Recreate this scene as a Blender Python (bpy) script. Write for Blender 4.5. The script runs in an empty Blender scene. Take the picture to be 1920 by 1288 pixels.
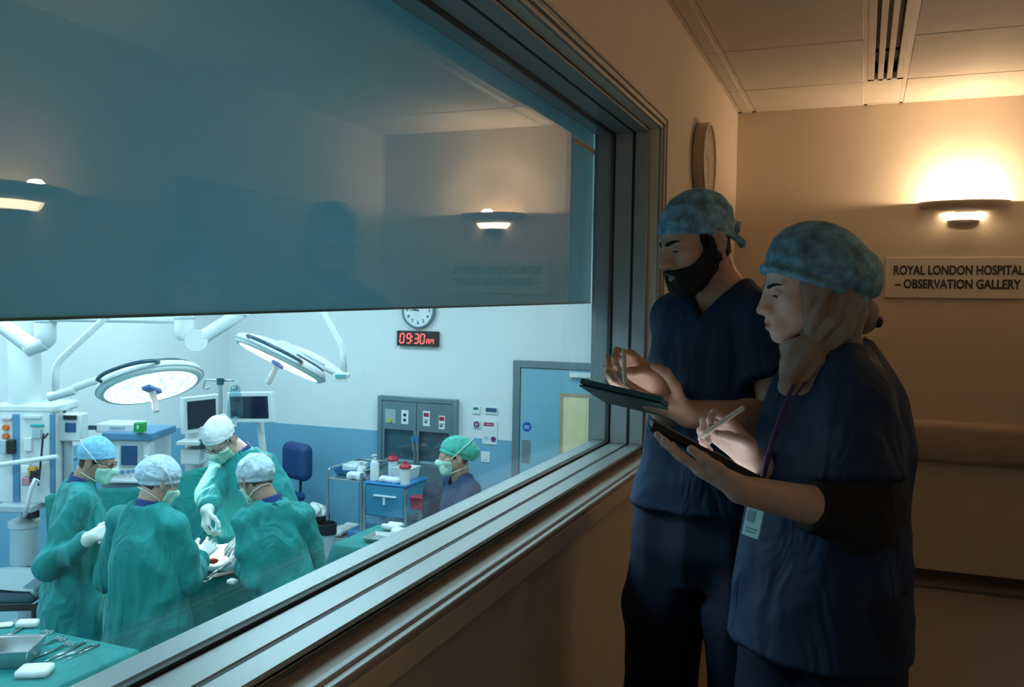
import bpy, math, random
import numpy as np
from mathutils import Vector, Matrix

random.seed(7)
SC = bpy.context.scene
COL = SC.collection
PI = math.pi

# ------------------------------------------------------------------ camera
FPX, CX, CY = 1664.0, 960.0, 644.0            # focal length and centre in pixels of the 1920x1288 frame
_v1 = np.array([1620 - CX, 583 - CY, FPX])     # vanishing point of the gallery's length
_v2 = -np.array([-3250 - CX, 506 - CY, FPX])
_Y = _v1 / np.linalg.norm(_v1)
_X = _v2 - _Y * np.dot(_v2, _Y); _X /= np.linalg.norm(_X)
_Z = np.cross(_X, _Y)
if _Z[1] > 0: _Z = -_Z
RC = np.array([_X, _Y, _Z])                    # camera (x right, y down, z forward) -> world
CAM = np.array([0.73, 0.0, 1.53])

def on(px, py, axis, val):
    d = RC @ np.array([px - CX, py - CY, FPX]); i = 'xyz'.index(axis)
    return CAM + d * ((val - CAM[i]) / d[i])
def dep(px, py, D):
    return CAM + (RC @ np.array([px - CX, py - CY, FPX])) * (D / FPX)
def cdir(r, u, f):
    """direction given as right, up, forward of the view -> world"""
    v = RC @ np.array([r, -u, f]); return v / np.linalg.norm(v)

cam_d = bpy.data.cameras.new('camera')
cam = bpy.data.objects.new('camera', cam_d); COL.objects.link(cam)
cam_d.sensor_width = 36.0; cam_d.lens = FPX / 1920.0 * 36.0
cam_d.clip_start = 0.02; cam_d.clip_end = 100
_r = RC @ np.array([1, 0, 0]); _u = RC @ np.array([0, -1, 0]); _b = RC @ np.array([0, 0, -1])
mw = Matrix(((_r[0], _u[0], _b[0], CAM[0]), (_r[1], _u[1], _b[1], CAM[1]), (_r[2], _u[2], _b[2], CAM[2]), (0, 0, 0, 1)))
cam.matrix_world = mw
SC.camera = cam

# ------------------------------------------------------------------ world, exposure, large lights
w = bpy.data.worlds.new('world'); SC.world = w; w.use_nodes = True
w.node_tree.nodes['Background'].inputs[0].default_value = (0.010, 0.016, 0.022, 1)
w.node_tree.nodes['Background'].inputs[1].default_value = 0.3
vs = SC.view_settings
vs.view_transform = 'Standard'; vs.look = 'None'; vs.gamma = 1.0; vs.use_curve_mapping = False
vs.exposure = 0.0
cy = SC.cycles
cy.max_bounces = 5; cy.diffuse_bounces = 3; cy.glossy_bounces = 3; cy.transmission_bounces = 2; cy.transparent_max_bounces = 8
cy.use_adaptive_sampling = False
cy.sample_clamp_indirect = 4.0; cy.caustics_reflective = False; cy.caustics_refractive = False

F_OR = -0.97        # operating-room floor, a metre below the gallery floor
CEIL = 2.69         # gallery ceiling
CEIL_OR = 2.45
Y_FAR = 5.43        # gallery end wall
W_COR = 2.05        # gallery's other long wall
Y_BACK = -2.6
X_N = -6.1          # far long wall of the operating room
Y_E = 8.35          # operating-room end wall with the door
Y_W = -1.2

def area(name, loc, rot, sx, sy, power, color):
    l = bpy.data.lights.new(name, 'AREA'); l.shape = 'RECTANGLE'; l.size = sx; l.size_y = sy
    l.energy = power; l.color = color
    o = bpy.data.objects.new(name, l); o.location = loc; o.rotation_euler = rot; COL.objects.link(o)
    return o
COOL = (0.60, 0.88, 1.0)
OR_PANELS = [(-4.7, 6.6), (-4.7, 4.0), (-4.7, 1.4), (-2.0, 6.6), (-2.0, 4.0), (-2.0, 1.4)]
for x, y in OR_PANELS:
    area('ceiling_panel_light', (x, y, CEIL_OR - 0.045), (0, 0, 0), 1.2, 0.6, 54, COOL)

# ------------------------------------------------------------------ materials
def lin(h):
    h = h.lstrip('#'); c = [int(h[i:i + 2], 16) / 255 for i in (0, 2, 4)]
    return tuple(((v + 0.055) / 1.055) ** 2.4 if v > 0.04045 else v / 12.92 for v in c)
MATS = {}
def mat(name, color, rough=0.5, metal=0.0, var=0.06, scale=8.0, bump=0.0, bscale=60.0, emit=None, estr=0.0,
        coat=0.0, stretch=None, spec=0.5, trans=0.0, sub=0.0, attr=None, alpha=1.0, sheen=0.0, bdist=0.01, dist=0.0):
    if name in MATS: return MATS[name]
    m = bpy.data.materials.new(name); m.use_nodes = True; MATS[name] = m
    nt = m.node_tree; N = nt.nodes; L = nt.links
    b = N['Principled BSDF']
    b.inputs['Roughness'].default_value = rough; b.inputs['Metallic'].default_value = metal
    b.inputs['Specular IOR Level'].default_value = spec
    if coat: b.inputs['Coat Weight'].default_value = coat
    if sheen: b.inputs['Sheen Weight'].default_value = sheen
    if sub:
        b.inputs['Subsurface Weight'].default_value = sub
        b.inputs['Subsurface Radius'].default_value = (0.012, 0.005, 0.003)
        b.inputs['Subsurface Scale'].default_value = 0.6
    if alpha < 1: b.inputs['Alpha'].default_value = alpha
    tc = N.new('ShaderNodeTexCoord'); src = tc.outputs['Object']
    if stretch:
        mp = N.new('ShaderNodeMapping'); mp.inputs['Scale'].default_value = stretch
        L.new(src, mp.inputs['Vector']); src = mp.outputs['Vector']
    nz = N.new('ShaderNodeTexNoise'); nz.inputs['Scale'].default_value = scale; nz.inputs['Detail'].default_value = 2
    L.new(src, nz.inputs['Vector'])
    mx = N.new('ShaderNodeMix'); mx.data_type = 'RGBA'; mx.blend_type = 'MULTIPLY'
    mx.inputs['Factor'].default_value = 1.0
    rp = N.new('ShaderNodeMapRange'); rp.inputs['From Min'].default_value = 0.3; rp.inputs['From Max'].default_value = 0.7
    rp.inputs['To Min'].default_value = 1 - var; rp.inputs['To Max'].default_value = 1 + var
    L.new(nz.outputs['Fac'], rp.inputs['Value'])
    mx.inputs['A'].default_value = (*color, 1)
    if attr:
        at = N.new('ShaderNodeAttribute'); at.attribute_name = attr
        L.new(at.outputs['Color'], mx.inputs['A'])
    L.new(rp.outputs['Result'], mx.inputs['B'])
    L.new(mx.outputs['Result'], b.inputs['Base Color'])
    if bump:
        n2 = N.new('ShaderNodeTexNoise'); n2.inputs['Scale'].default_value = bscale; n2.inputs['Detail'].default_value = 2
        L.new(src, n2.inputs['Vector'])
        bp = N.new('ShaderNodeBump'); bp.inputs['Strength'].default_value = bump; bp.inputs['Distance'].default_value = bdist; n2.inputs['Distortion'].default_value = dist
        L.new(n2.outputs['Fac'], bp.inputs['Height']); L.new(bp.outputs['Normal'], b.inputs['Normal'])
    if emit:
        m.cycles.emission_sampling = 'FRONT_BACK' if name.startswith(('tablet_screen', 'sconce_frosted')) else 'NONE'
        b.inputs['Emission Color'].default_value = (*emit, 1); b.inputs['Emission Strength'].default_value = estr
    return m

def glass_mat(name, tint=(1, 1, 1), r0=0.04, rough=0.0, boost=1.0):
    m = bpy.data.materials.new(name); m.use_nodes = True
    nt = m.node_tree; N = nt.nodes; L = nt.links; N.clear()
    out = N.new('ShaderNodeOutputMaterial'); g = N.new('ShaderNodeNewGeometry')
    dt = N.new('ShaderNodeVectorMath'); dt.operation = 'DOT_PRODUCT'
    L.new(g.outputs['Normal'], dt.inputs[0]); L.new(g.outputs['Incoming'], dt.inputs[1])
    ab = N.new('ShaderNodeMath'); ab.operation = 'ABSOLUTE'; L.new(dt.outputs['Value'], ab.inputs[0])
    om = N.new('ShaderNodeMath'); om.operation = 'SUBTRACT'; om.inputs[0].default_value = 1; L.new(ab.outputs[0], om.inputs[1])
    pw = N.new('ShaderNodeMath'); pw.operation = 'POWER'; pw.inputs[1].default_value = 5; L.new(om.outputs[0], pw.inputs[0])
    ma = N.new('ShaderNodeMath'); ma.operation = 'MULTIPLY_ADD'; ma.inputs[1].default_value = (1 - r0) * boost; ma.inputs[2].default_value = r0 * boost
    ma.use_clamp = True
    L.new(pw.outputs[0], ma.inputs[0])
    t = N.new('ShaderNodeBsdfTransparent'); t.inputs['Color'].default_value = (*tint, 1)
    gl = N.new('ShaderNodeBsdfGlossy'); gl.inputs['Roughness'].default_value = rough
    nz = N.new('ShaderNodeTexNoise'); nz.inputs['Scale'].default_value = 3
    mr = N.new('ShaderNodeMapRange'); mr.inputs['To Min'].default_value = rough; mr.inputs['To Max'].default_value = rough + 0.01
    L.new(nz.outputs['Fac'], mr.inputs['Value']); L.new(mr.outputs['Result'], gl.inputs['Roughness'])
    mx = N.new('ShaderNodeMixShader'); L.new(ma.outputs[0], mx.inputs[0]); L.new(t.outputs[0], mx.inputs[1]); L.new(gl.outputs[0], mx.inputs[2])
    L.new(mx.outputs[0], out.inputs['Surface'])
    return m

# ------------------------------------------------------------------ mesh helpers
def ortho(d):
    d = np.asarray(d, float); d = d / np.linalg.norm(d)
    a = np.array([0, 0, 1.0]) if abs(d[2]) < 0.9 else np.array([1.0, 0, 0])
    u = np.cross(a, d); u /= np.linalg.norm(u); v = np.cross(d, u)
    return d, u, v
def rotz(a):
    c, s = math.cos(a), math.sin(a); return np.array([[c, -s, 0], [s, c, 0], [0, 0, 1.0]])
def frame(z, y=None):
    """3x3 with columns x,y,z from a z axis and an approximate y axis"""
    z = np.asarray(z, float); z = z / np.linalg.norm(z)
    y = np.asarray(y if y is not None else ortho(z)[1], float)
    y = y - z * np.dot(y, z); y /= np.linalg.norm(y)
    return np.column_stack([np.cross(y, z), y, z])

class M:
    def __init__(s): s.v = []; s.f = []
    def add(s, vs, fs):
        o = len(s.v); s.v += [tuple(map(float, p)) for p in vs]; s.f += [tuple(i + o for i in f) for f in fs]; return s
    def box(s, c, d, R=None):
        c = np.asarray(c, float); h = np.asarray(d, float) / 2
        P = [np.array([x, y, z]) * h for x in (-1, 1) for y in (-1, 1) for z in (-1, 1)]
        if R is not None: P = [R @ p for p in P]
        return s.add([c + p for p in P], [(0, 1, 3, 2), (4, 6, 7, 5), (0, 4, 5, 1), (2, 3, 7, 6), (0, 2, 6, 4), (1, 5, 7, 3)])
    def mm(s, lo, hi):
        lo = np.asarray(lo, float); hi = np.asarray(hi, float); return s.box((lo + hi) / 2, hi - lo)
    def cyl(s, a, b, r, r2=None, n=16, caps=True):
        a = np.asarray(a, float); b = np.asarray(b, float); r2 = r if r2 is None else r2
        d, u, v = ortho(b - a); o = []
        for k in range(n):
            t = 2 * PI * k / n; q = u * math.cos(t) + v * math.sin(t); o += [a + q * r, b + q * r2]
        f = [(2 * k, 2 * ((k + 1) % n), 2 * ((k + 1) % n) + 1, 2 * k + 1) for k in range(n)]
        if caps: f += [tuple(2 * k for k in range(n))[::-1], tuple(2 * k + 1 for k in range(n))]
        return s.add(o, f)
    def tube(s, pts, r, n=10, closed=False, flat=None):
        P = [np.asarray(p, float) for p in pts]; m = len(P); o = []; f = []
        rr = r if hasattr(r, '__len__') else [r] * m
        up = None
        for i in range(m):
            if closed: t = P[(i + 1) % m] - P[i - 1]
            else: t = P[min(i + 1, m - 1)] - P[max(i - 1, 0)]
            t = t / (np.linalg.norm(t) + 1e-12)
            if up is None: _, u, v = ortho(t)
            else:
                u = up - t * np.dot(up, t); u /= np.linalg.norm(u); v = np.cross(t, u)
            up = u
            for k in range(n):
                a = 2 * PI * k / n
                o.append(P[i] + (u * math.cos(a) + v * math.sin(a) * (flat or 1)) * rr[i])
        for i in range(m if closed else m - 1):
            j = (i + 1) % m
            for k in range(n): f.append((i * n + k, i * n + (k + 1) % n, j * n + (k + 1) % n, j * n + k))
        if not closed: f += [tuple(range(n))[::-1], tuple((m - 1) * n + k for k in range(n))]
        return s.add(o, f)
    def lathe(s, prof, c=(0, 0, 0), R=None, n=32, sx=1.0, sy=1.0, caps=True):
        c = np.asarray(c, float); o = []; f = []; m = len(prof)
        for (r, z) in prof:
            for k in range(n):
                a = 2 * PI * k / n; p = np.array([r * sx * math.cos(a), r * sy * math.sin(a), z])
                o.append(c + (R @ p if R is not None else p))
        for i in range(m - 1):
            for k in range(n): f.append((i * n + k, i * n + (k + 1) % n, (i + 1) * n + (k + 1) % n, (i + 1) * n + k))
        if caps and prof[0][0] > 1e-6: f.append(tuple(range(n))[::-1])
        if caps and prof[-1][0] > 1e-6: f.append(tuple((m - 1) * n + k for k in range(n)))
        return s.add(o, f)
    def sph(s, c, r, n=16, R=None):
        r = np.asarray(r if hasattr(r, '__len__') else (r, r, r), float); c = np.asarray(c, float); o = []; f = []; m = n // 2
        for i in range(m + 1):
            for k in range(n):
                a = PI * i / m; b = 2 * PI * k / n
                p = np.array([math.sin(a) * math.cos(b), math.sin(a) * math.sin(b), math.cos(a)]) * r
                o.append(c + (R @ p if R is not None else p))
        for i in range(m):
            for k in range(n): f.append((i * n + k, (i + 1) * n + k, (i + 1) * n + (k + 1) % n, i * n + (k + 1) % n))
        return s.add(o, f)
    def prism(s, poly, axis, a, b):
        """polygon in the two other axes, extruded along axis from a to b"""
        i = 'xyz'.index(axis); oth = [j for j in range(3) if j != i]; n = len(poly); o = []
        for h in (a, b):
            for p in poly:
                q = [0, 0, 0]; q[i] = h; q[oth[0]] = p[0]; q[oth[1]] = p[1]; o.append(q)
        f = [tuple(range(n)), tuple(range(2 * n - 1, n - 1, -1))] + [(k, k + n, (k + 1) % n + n, (k + 1) % n) for k in range(n)]
        return s.add(o, f)
    def grid(s, fn, nu, nv):
        o = [fn(i / nu, j / nv) for i in range(nu + 1) for j in range(nv + 1)]
        f = [(i * (nv + 1) + j, (i + 1) * (nv + 1) + j, (i + 1) * (nv + 1) + j + 1, i * (nv + 1) + j + 1) for i in range(nu) for j in range(nv)]
        return s.add(o, f)

def tag(o, label=None, cat=None, group=None, kind=None):
    if label: o['label'] = label
    if cat: o['category'] = cat
    if group: o['group'] = group
    if kind: o['kind'] = kind
    return o
def finish(name, me, m, parent=None, smooth=False, bevel=0.0, seg=2, solid=0.0):
    o = bpy.data.objects.new(name, me); COL.objects.link(o)
    if m is not None: me.materials.append(m)
    if parent is not None: o.parent = parent
    if smooth is True:
        me.polygons.foreach_set('use_smooth', np.ones(len(me.polygons), dtype=bool))
    elif smooth:
        me.polygons.foreach_set('use_smooth', np.ones(len(me.polygons), dtype=bool))
        try: me.set_sharp_from_angle(angle=smooth)
        except Exception: pass
    if bevel:
        b = o.modifiers.new('bevel', 'BEVEL'); b.width = bevel; b.segments = seg; b.limit_method = 'ANGLE'; b.angle_limit = 0.7
        b.harden_normals = False
    if solid:
        b = o.modifiers.new('solid', 'SOLIDIFY'); b.thickness = solid; b.offset = 0
    return o
def obj(name, b, m, parent=None, smooth=0.7, bevel=0.0, world=True, seg=2, solid=0.0):
    """one mesh object; vertices are given in world space unless world is False (then in the root's space)"""
    vs_ = np.array(b.v, float)
    if parent is not None and world:
        r = parent
        while r.parent is not None: r = r.parent
        vs_ = (vs_ - np.array(r.location)) @ rotz(r.rotation_euler[2])
    elif parent is None and world:
        lo = vs_.min(0); hi = vs_.max(0); c = np.array([(lo[0] + hi[0]) / 2, (lo[1] + hi[1]) / 2, lo[2]])
        vs_ = vs_ - c
    me = bpy.data.meshes.new(name); me.from_pydata(vs_.tolist(), [], b.f); me.update()
    o = finish(name, me, m, parent, smooth, bevel, seg, solid)
    if parent is None and world: o.location = c
    return o
def thing(name, label, cat, loc=(0, 0, 0), rz=0.0, group=None):
    o = bpy.data.objects.new(name, None); COL.objects.link(o); o.empty_display_size = 0.1
    o.location = tuple(float(q) for q in loc); o.rotation_euler = (0, 0, rz)
    return tag(o, label, cat, group)
def struct(name, b, m, parent=None, bevel=0.0, smooth=0.7):
    o = obj(name, b, m, parent, smooth, bevel)
    if parent is None: o['kind'] = 'structure'
    return o
def text_mesh(name, s, size, m, R, loc, parent, bold=0.0, ext=0.0008, align='CENTER', xs=1.0, fit=None):
    cu = bpy.data.curves.new(name, 'FONT'); cu.body = s; cu.size = size; cu.align_x = align; cu.align_y = 'CENTER'
    cu.offset = bold; cu.extrude = ext; cu.resolution_u = 4
    t = bpy.data.objects.new('tmp_text', cu); COL.objects.link(t)
    dg = bpy.context.evaluated_depsgraph_get(); dg.update()
    me = bpy.data.meshes.new_from_object(t.evaluated_get(dg)); bpy.data.objects.remove(t)
    n = len(me.vertices); a = np.empty(n * 3); me.vertices.foreach_get('co', a); a = a.reshape(-1, 3)
    if fit: xs = fit / (a[:, 0].max() - a[:, 0].min())
    a = a * [xs, 1, 1]
    a = a @ np.asarray(R).T + np.asarray(loc)
    if parent is not None:
        r = parent
        while r.parent is not None: r = r.parent
        a = (a - np.array(r.location)) @ rotz(r.rotation_euler[2])
    me.vertices.foreach_set('co', a.ravel()); me.materials.clear(); me.update(); me.name = name
    return finish(name, me, m, parent)
# ================================================================== THE GALLERY: structure
m_wall = mat('gallery_wall_paint', (0.72, 0.62, 0.50), 0.75, var=0.03, scale=3)
m_ceil_t = mat('ceiling_tile', (0.66, 0.60, 0.52), 0.8, var=0.03)
m_tbar = mat('ceiling_grid_bar', (0.70, 0.63, 0.54), 0.55)
m_floor = mat('gallery_vinyl_floor', (0.27, 0.235, 0.22), 0.42, var=0.25, scale=220)
m_skirt = mat('skirting_dark', (0.035, 0.032, 0.034), 0.45)
m_alu = mat('window_frame_aluminium', (0.40, 0.43, 0.43), 0.38, metal=0.25, var=0.05, scale=14, stretch=(1, 0.05, 1))
m_gask = mat('black_gasket', (0.012, 0.013, 0.016), 0.6)
m_arch = mat('architrave_paint', (0.42, 0.40, 0.38), 0.4, var=0.04)
m_sillw = mat('sill_board_paint', (0.44, 0.31, 0.22), 0.5, var=0.08, scale=5, stretch=(4, 0.6, 4))
m_black = mat('black_plastic', (0.012, 0.012, 0.014), 0.45)
m_white = mat('white_plastic', (0.78, 0.80, 0.80), 0.4, var=0.02)
m_steel = mat('stainless_steel', (0.55, 0.57, 0.58), 0.3, metal=0.9, var=0.06, scale=20, stretch=(1, 1, 0.1))
m_screw = mat('screw_head', (0.10, 0.10, 0.10), 0.4, metal=0.6)

# perforated tile: fine holes as bump and colour
nt = m_ceil_t.node_tree; N = nt.nodes; L = nt.links
tc = N.new('ShaderNodeTexCoord'); mp = N.new('ShaderNodeMapping'); mp.inputs['Scale'].default_value = (160, 160, 160)
L.new(tc.outputs['Object'], mp.inputs['Vector'])
sep = N.new('ShaderNodeSeparateXYZ'); L.new(mp.outputs['Vector'], sep.inputs[0])
fr = []
for a in ('X', 'Y'):
    q = N.new('ShaderNodeMath'); q.operation = 'SINE'; s2 = N.new('ShaderNodeMath'); s2.operation = 'MULTIPLY'; s2.inputs[1].default_value = 6.283
    L.new(sep.outputs[a], s2.inputs[0]); L.new(s2.outputs[0], q.inputs[0]); fr.append(q)
ml = N.new('ShaderNodeMath'); ml.operation = 'MULTIPLY'; L.new(fr[0].outputs[0], ml.inputs[0]); L.new(fr[1].outputs[0], ml.inputs[1])
bp = N.new('ShaderNodeBump'); bp.inputs['Strength'].default_value = 0.25; bp.inputs['Distance'].default_value = 0.002
L.new(ml.outputs[0], bp.inputs['Height']); L.new(bp.outputs['Normal'], N['Principled BSDF'].inputs['Normal'])

OY0, OY1, OZ0, OZ1 = -1.15, 3.31, 0.995, 2.20       # window opening
XG = -0.172                                          # glass plane
struct('floor', M().mm((0.0, Y_BACK, -0.12), (W_COR, Y_FAR, 0)), m_floor)
b = M().mm((-0.25, Y_BACK, F_OR - .1), (0, OY1 + 0.2, OZ0 - 0.03)).mm((-0.25, Y_BACK, OZ1), (0, OY1 + .2, CEIL + .1))
b.mm((-0.25, OY1, OZ0 - .03), (0, OY1 + .2, OZ1)).mm((-0.25, Y_BACK, OZ0 - .03), (0, OY0, OZ1)).mm((-0.25, OY1 + 0.2, F_OR - .1), (0, Y_E, CEIL + .1))
struct('wall_left', b, m_wall)
struct('wall_end', M().mm((0, Y_FAR, 0), (W_COR + .15, Y_FAR + .12, CEIL + .1)), m_wall)
struct('wall_right', M().mm((W_COR, Y_BACK, -.1), (W_COR + .12, Y_FAR, CEIL + .1)), m_wall)
struct('wall_behind', M().mm((0, Y_BACK - .12, -.1), (W_COR + .1, Y_BACK, CEIL + .1)), m_wall)
for nm, lo, hi in (('baseboard_left', (0, Y_BACK, 0), (0.012, Y_FAR, 0.10)), ('baseboard_right', (W_COR - .012, Y_BACK, 0), (W_COR, 3.3, 0.1))):
    struct(nm, M().mm(lo, hi), m_skirt, bevel=0.003)
# coved skirting of the end wall: capping bead, face, and cove
b = M().prism([(Y_FAR - .008, .092), (Y_FAR, .092), (Y_FAR, 0), (Y_FAR - .06, 0.0), (Y_FAR - .05, 0.003), (Y_FAR - .03, 0.012), (Y_FAR - .014, 0.03), (Y_FAR - .008, .05)], 'x', 0.012, W_COR - .012)
struct('baseboard_end', b, mat('skirting_cove', (0.05, 0.045, 0.045), 0.4))

# ---------------- ceiling with its tiles, bars and slot diffuser
ceil = struct('ceiling', M().mm((0, Y_BACK, CEIL + 0.10), (W_COR, Y_FAR, CEIL + 0.16)), mat('ceiling_void', (0.1, 0.09, 0.08), 0.9))
ycuts = [5.405, 4.868, 4.115, 3.365, 2.615, 1.865, 1.115, 0.365, -0.385, -1.135, -1.885, Y_BACK]
cols = [(0.024, 0.082), (0.106, 0.694), (0.895, 1.483), (1.507, 2.03)]
tile_mesh = {}
for ci, (x0, x1) in enumerate(cols):
    for yi in range(len(ycuts) - 1):
        y1, y0 = ycuts[yi] - .004, ycuts[yi + 1] + .004
        key = (ci, round(y1 - y0, 3))
        if key not in tile_mesh:
            t = M().mm((-(x1 - x0) / 2, -(y1 - y0) / 2, 0), ((x1 - x0) / 2, (y1 - y0) / 2, 0.016))
            o = obj('ceiling_tile', t, m_ceil_t, ceil, world=False, bevel=0.003, seg=1); tile_mesh[key] = o.data
        else:
            o = bpy.data.objects.new('ceiling_tile', tile_mesh[key]); COL.objects.link(o); o.parent = ceil
            bb = o.modifiers.new('bevel', 'BEVEL'); bb.width = .003; bb.segments = 1
        o.location = ((x0 + x1) / 2 - ceil.location[0], (y0 + y1) / 2 - ceil.location[1], CEIL - 0.004 - ceil.location[2])
b = M()
for xa, xb in ((0, .024), (.082, .106), (.694, .712), (.878, .895), (1.483, 1.507), (2.03, W_COR)):
    b.mm((xa, Y_BACK, CEIL), (xb, Y_FAR, CEIL + .02))
b.mm((0, 5.405, CEIL), (W_COR, Y_FAR, CEIL + .021)); b.mm((.712, 4.868, CEIL + .002), (.878, 5.405, CEIL + .02))
obj('grid_bars', b, m_tbar, ceil)
b = M()
for a, c in ((.712, .742), (.758, .783), (.800, .823), (.845, .878)):
    b.mm((a, 1.9, CEIL - .003), (c, 4.868, CEIL + .03))
b.mm((.712, 4.838, CEIL - .003), (.878, 4.868, CEIL + .03)); b.mm((.712, Y_BACK, CEIL + .001), (.878, 1.9, CEIL + .02))
dif = thing('slot_diffuser', 'long three-slot air diffuser set in the gallery ceiling', 'air vent', (.795, 3.4, CEIL))
obj('frame_blades', b, m_tbar, dif, bevel=.0015, seg=1)
b = M().mm((.742, 1.9, CEIL + .06), (.845, 4.838, CEIL + .07))
obj('plenum', b, m_black, dif)
for y in (4.4, 3.3, 2.2):
    obj('slot_bridge', M().mm((.742, y, CEIL + .014), (.845, y + .008, CEIL + .03)), m_black, dif)

# ---------------- observation window
m_pane = glass_mat('gallery_glass', (0.93, 0.985, 0.985), r0=0.04, boost=1.35)
win = struct('window_1', M().mm((XG - 0.005, OY0, OZ0 + .001), (XG + 0.005, OY1, OZ1)), m_pane)
def rails(name, x0, x1, h, m_, bev=.002):
    """the same profile along sill, head and far jamb"""
    obj(name, M().mm((x0, OY0, OZ0), (x1, OY1, OZ0 + h)), m_, win, bevel=bev, seg=1)
    obj(name, M().mm((x0, OY0, OZ1 - h), (x1, OY1, OZ1)), m_, win, bevel=bev, seg=1)
    obj(name, M().mm((x0, OY1 - h, OZ0 + h), (x1, OY1, OZ1 - h)), m_, win, bevel=bev, seg=1)
    obj(name, M().mm((x0, OY0, OZ0 + h), (x1, OY0 + h, OZ1 - h)), m_, win, bevel=bev, seg=1)
rails('frame_backing', -0.245, -0.036, 0.006, m_alu, 0)
rails('inner_bead', -0.235, XG - 0.007, 0.022, m_alu, .003)
rails('gasket', XG - 0.007, XG + 0.007, 0.020, m_gask)
rails('frame_bar', XG + 0.007, -0.098, 0.014, m_alu)
rails('gasket', -0.098, -0.088, 0.0125, m_gask, 0)
rails('outer_bead', -0.088, -0.036, 0.014, m_alu)
for z in (1.20, 1.62, 2.04):
    for x in (-.10, -.066):
        obj('screw', M().cyl((x - .006, OY1 - .0142, z), (x - .006, OY1 - .016, z), .0022, n=8), m_screw, win)
# liner and architrave on the gallery side
obj('liner', M().mm((-.036, OY0, OZ1 - .001), (.0, OY1, OZ1 + .004)).mm((-.036, OY1 - .001, OZ0), (0, OY1 + .004, OZ1)), m_wall, win)
def arch(name, x1, w0, w1):
    b = M().mm((0, OY0, OZ1 + w0), (x1, OY1 + w1, OZ1 + w1)).mm((0, OY1 + w0, OZ0 - .01), (x1, OY1 + w1, OZ1 + w0))
    obj(name, b, m_arch, win, bevel=.003)
arch('architrave', .010, .0, .014); arch('architrave', .018, .016, .034); arch('architrave', .024, .034, .042)
# sill board and its beads
obj('sill_board', M().mm((-.036, OY0, .955), (.047, OY1 + .045, .984)), m_sillw, win, bevel=.002)
obj('sill_bead', M().mm((.010, OY0, .980), (.028, OY1 + .044, .9885)), m_arch, win, bevel=.004)
obj('sill_bead', M().mm((.036, OY0, .972), (.050, OY1 + .046, .9875)), m_arch, win, bevel=.004)
obj('apron', M().mm((0, OY0, .925), (.050, OY1 + .046, .972)), m_wall, win, bevel=.002)

# roller blind behind the pane, its lower bar a little higher at the far end
m_blind = mat('blind_fabric', (0.17, 0.20, 0.20), 0.8, var=0.05, scale=260)
nt = m_blind.node_tree; N = nt.nodes; L = nt.links
tr = N.new('ShaderNodeBsdfTranslucent'); tr.inputs['Color'].default_value = (0.19, 0.30, 0.325, 1)
ad = N.new('ShaderNodeAddShader'); L.new(N['Principled BSDF'].outputs[0], ad.inputs[0]); L.new(tr.outputs[0], ad.inputs[1])
L.new(ad.outputs[0], N['Material Output'].inputs['Surface'])
bl = thing('window_blind', 'dark blue roller blind half lowered behind the observation glass', 'blind', (-.30, 1.2, 1.50))
def blz(y): return 1.497 + (y - 0.7) * 0.0165
xb = -0.300
b = M().add([(xb, -1.1, blz(-1.1)), (xb, 3.46, blz(3.46)), (xb, 3.46, 2.30), (xb, -1.1, 2.30),
             (xb - .003, -1.1, blz(-1.1)), (xb - .003, 3.46, blz(3.46)), (xb - .003, 3.46, 2.30), (xb - .003, -1.1, 2.30)],
            [(0, 1, 2, 3), (7, 6, 5, 4), (0, 4, 5, 1), (1, 5, 6, 2), (2, 6, 7, 3), (3, 7, 4, 0)])
obj('blind_sheet', b, m_blind, bl)
b = M().add([(xb + s, y, blz(y) + z) for y in (-1.1, 3.46) for s, z in ((.002, 0), (-.005, 0), (-.005, .004), (.002, .004))],
            [(0, 1, 5, 4), (1, 2, 6, 5), (2, 3, 7, 6), (3, 0, 4, 7), (0, 3, 2, 1), (4, 5, 6, 7)])
obj('bottom_bar', b, m_blind, bl)
obj('roller', M().cyl((xb - .01, -1.1, 2.33), (xb - .01, 3.46, 2.33), .035, n=20), m_white, bl)

# ---------------- things on the gallery walls
# wall clock on the window wall
cc = on(1322, 304, 'x', 0.03); CR = 0.178
ck = thing('wall_clock', 'round steel-rimmed wall clock high beside the observation window', 'clock', (0.0, cc[1], cc[2] - CR))
RX = np.array([[0, 0, 1.0], [1, 0, 0], [0, 1, 0]])       # local z -> +x
pr = [(CR - .012, 0.001), (CR, 0.004), (CR, .050), (CR - .004, .054), (CR - .014, .054), (CR - .016, .040)]
obj('rim', M().lathe(pr, (0, cc[1], cc[2]), RX, 48, caps=False), mat('brushed_rim', (0.42, 0.38, 0.33), 0.3, metal=0.85, var=.04), ck)
obj('dial', M().lathe([(0, .044), (CR - .014, .044)], (0, cc[1], cc[2]), RX, 48, caps=False), mat('clock_dial', (0.75, 0.70, 0.62), 0.5), ck)
for k in range(12):
    a = k * PI / 6; t = np.array([0, -math.sin(a), math.cos(a)])
    text_mesh('numeral', str(k if k else 12), .030, m_black, np.array([[0, 0, 1.0], [-1, 0, 0], [0, 1, 0]]).dot(np.diag([-1, 1, 1])) if False else np.column_stack([[0, 1, 0], [0, 0, 1], [1, 0, 0]]),
              np.array([.0445, cc[1], cc[2]]) - np.array([0, -1, 0]) * 0 + np.array([0, math.sin(a), math.cos(a)]) * (CR - .040), ck, bold=.0006)
for nm, a, l, w_ in (('hour_hand', math.radians(285), .085, .007), ('minute_hand', math.radians(180), .125, .005)):
    d = np.array([0, math.sin(a), math.cos(a)]); q = np.array([0, cc[1], cc[2]]) + np.array([.047, 0, 0])
    obj(nm, M().box(q + d * l * .4, (.002, w_, l), np.column_stack([[1, 0, 0], np.cross(d, [1, 0, 0]), d])), m_black, ck)
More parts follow.
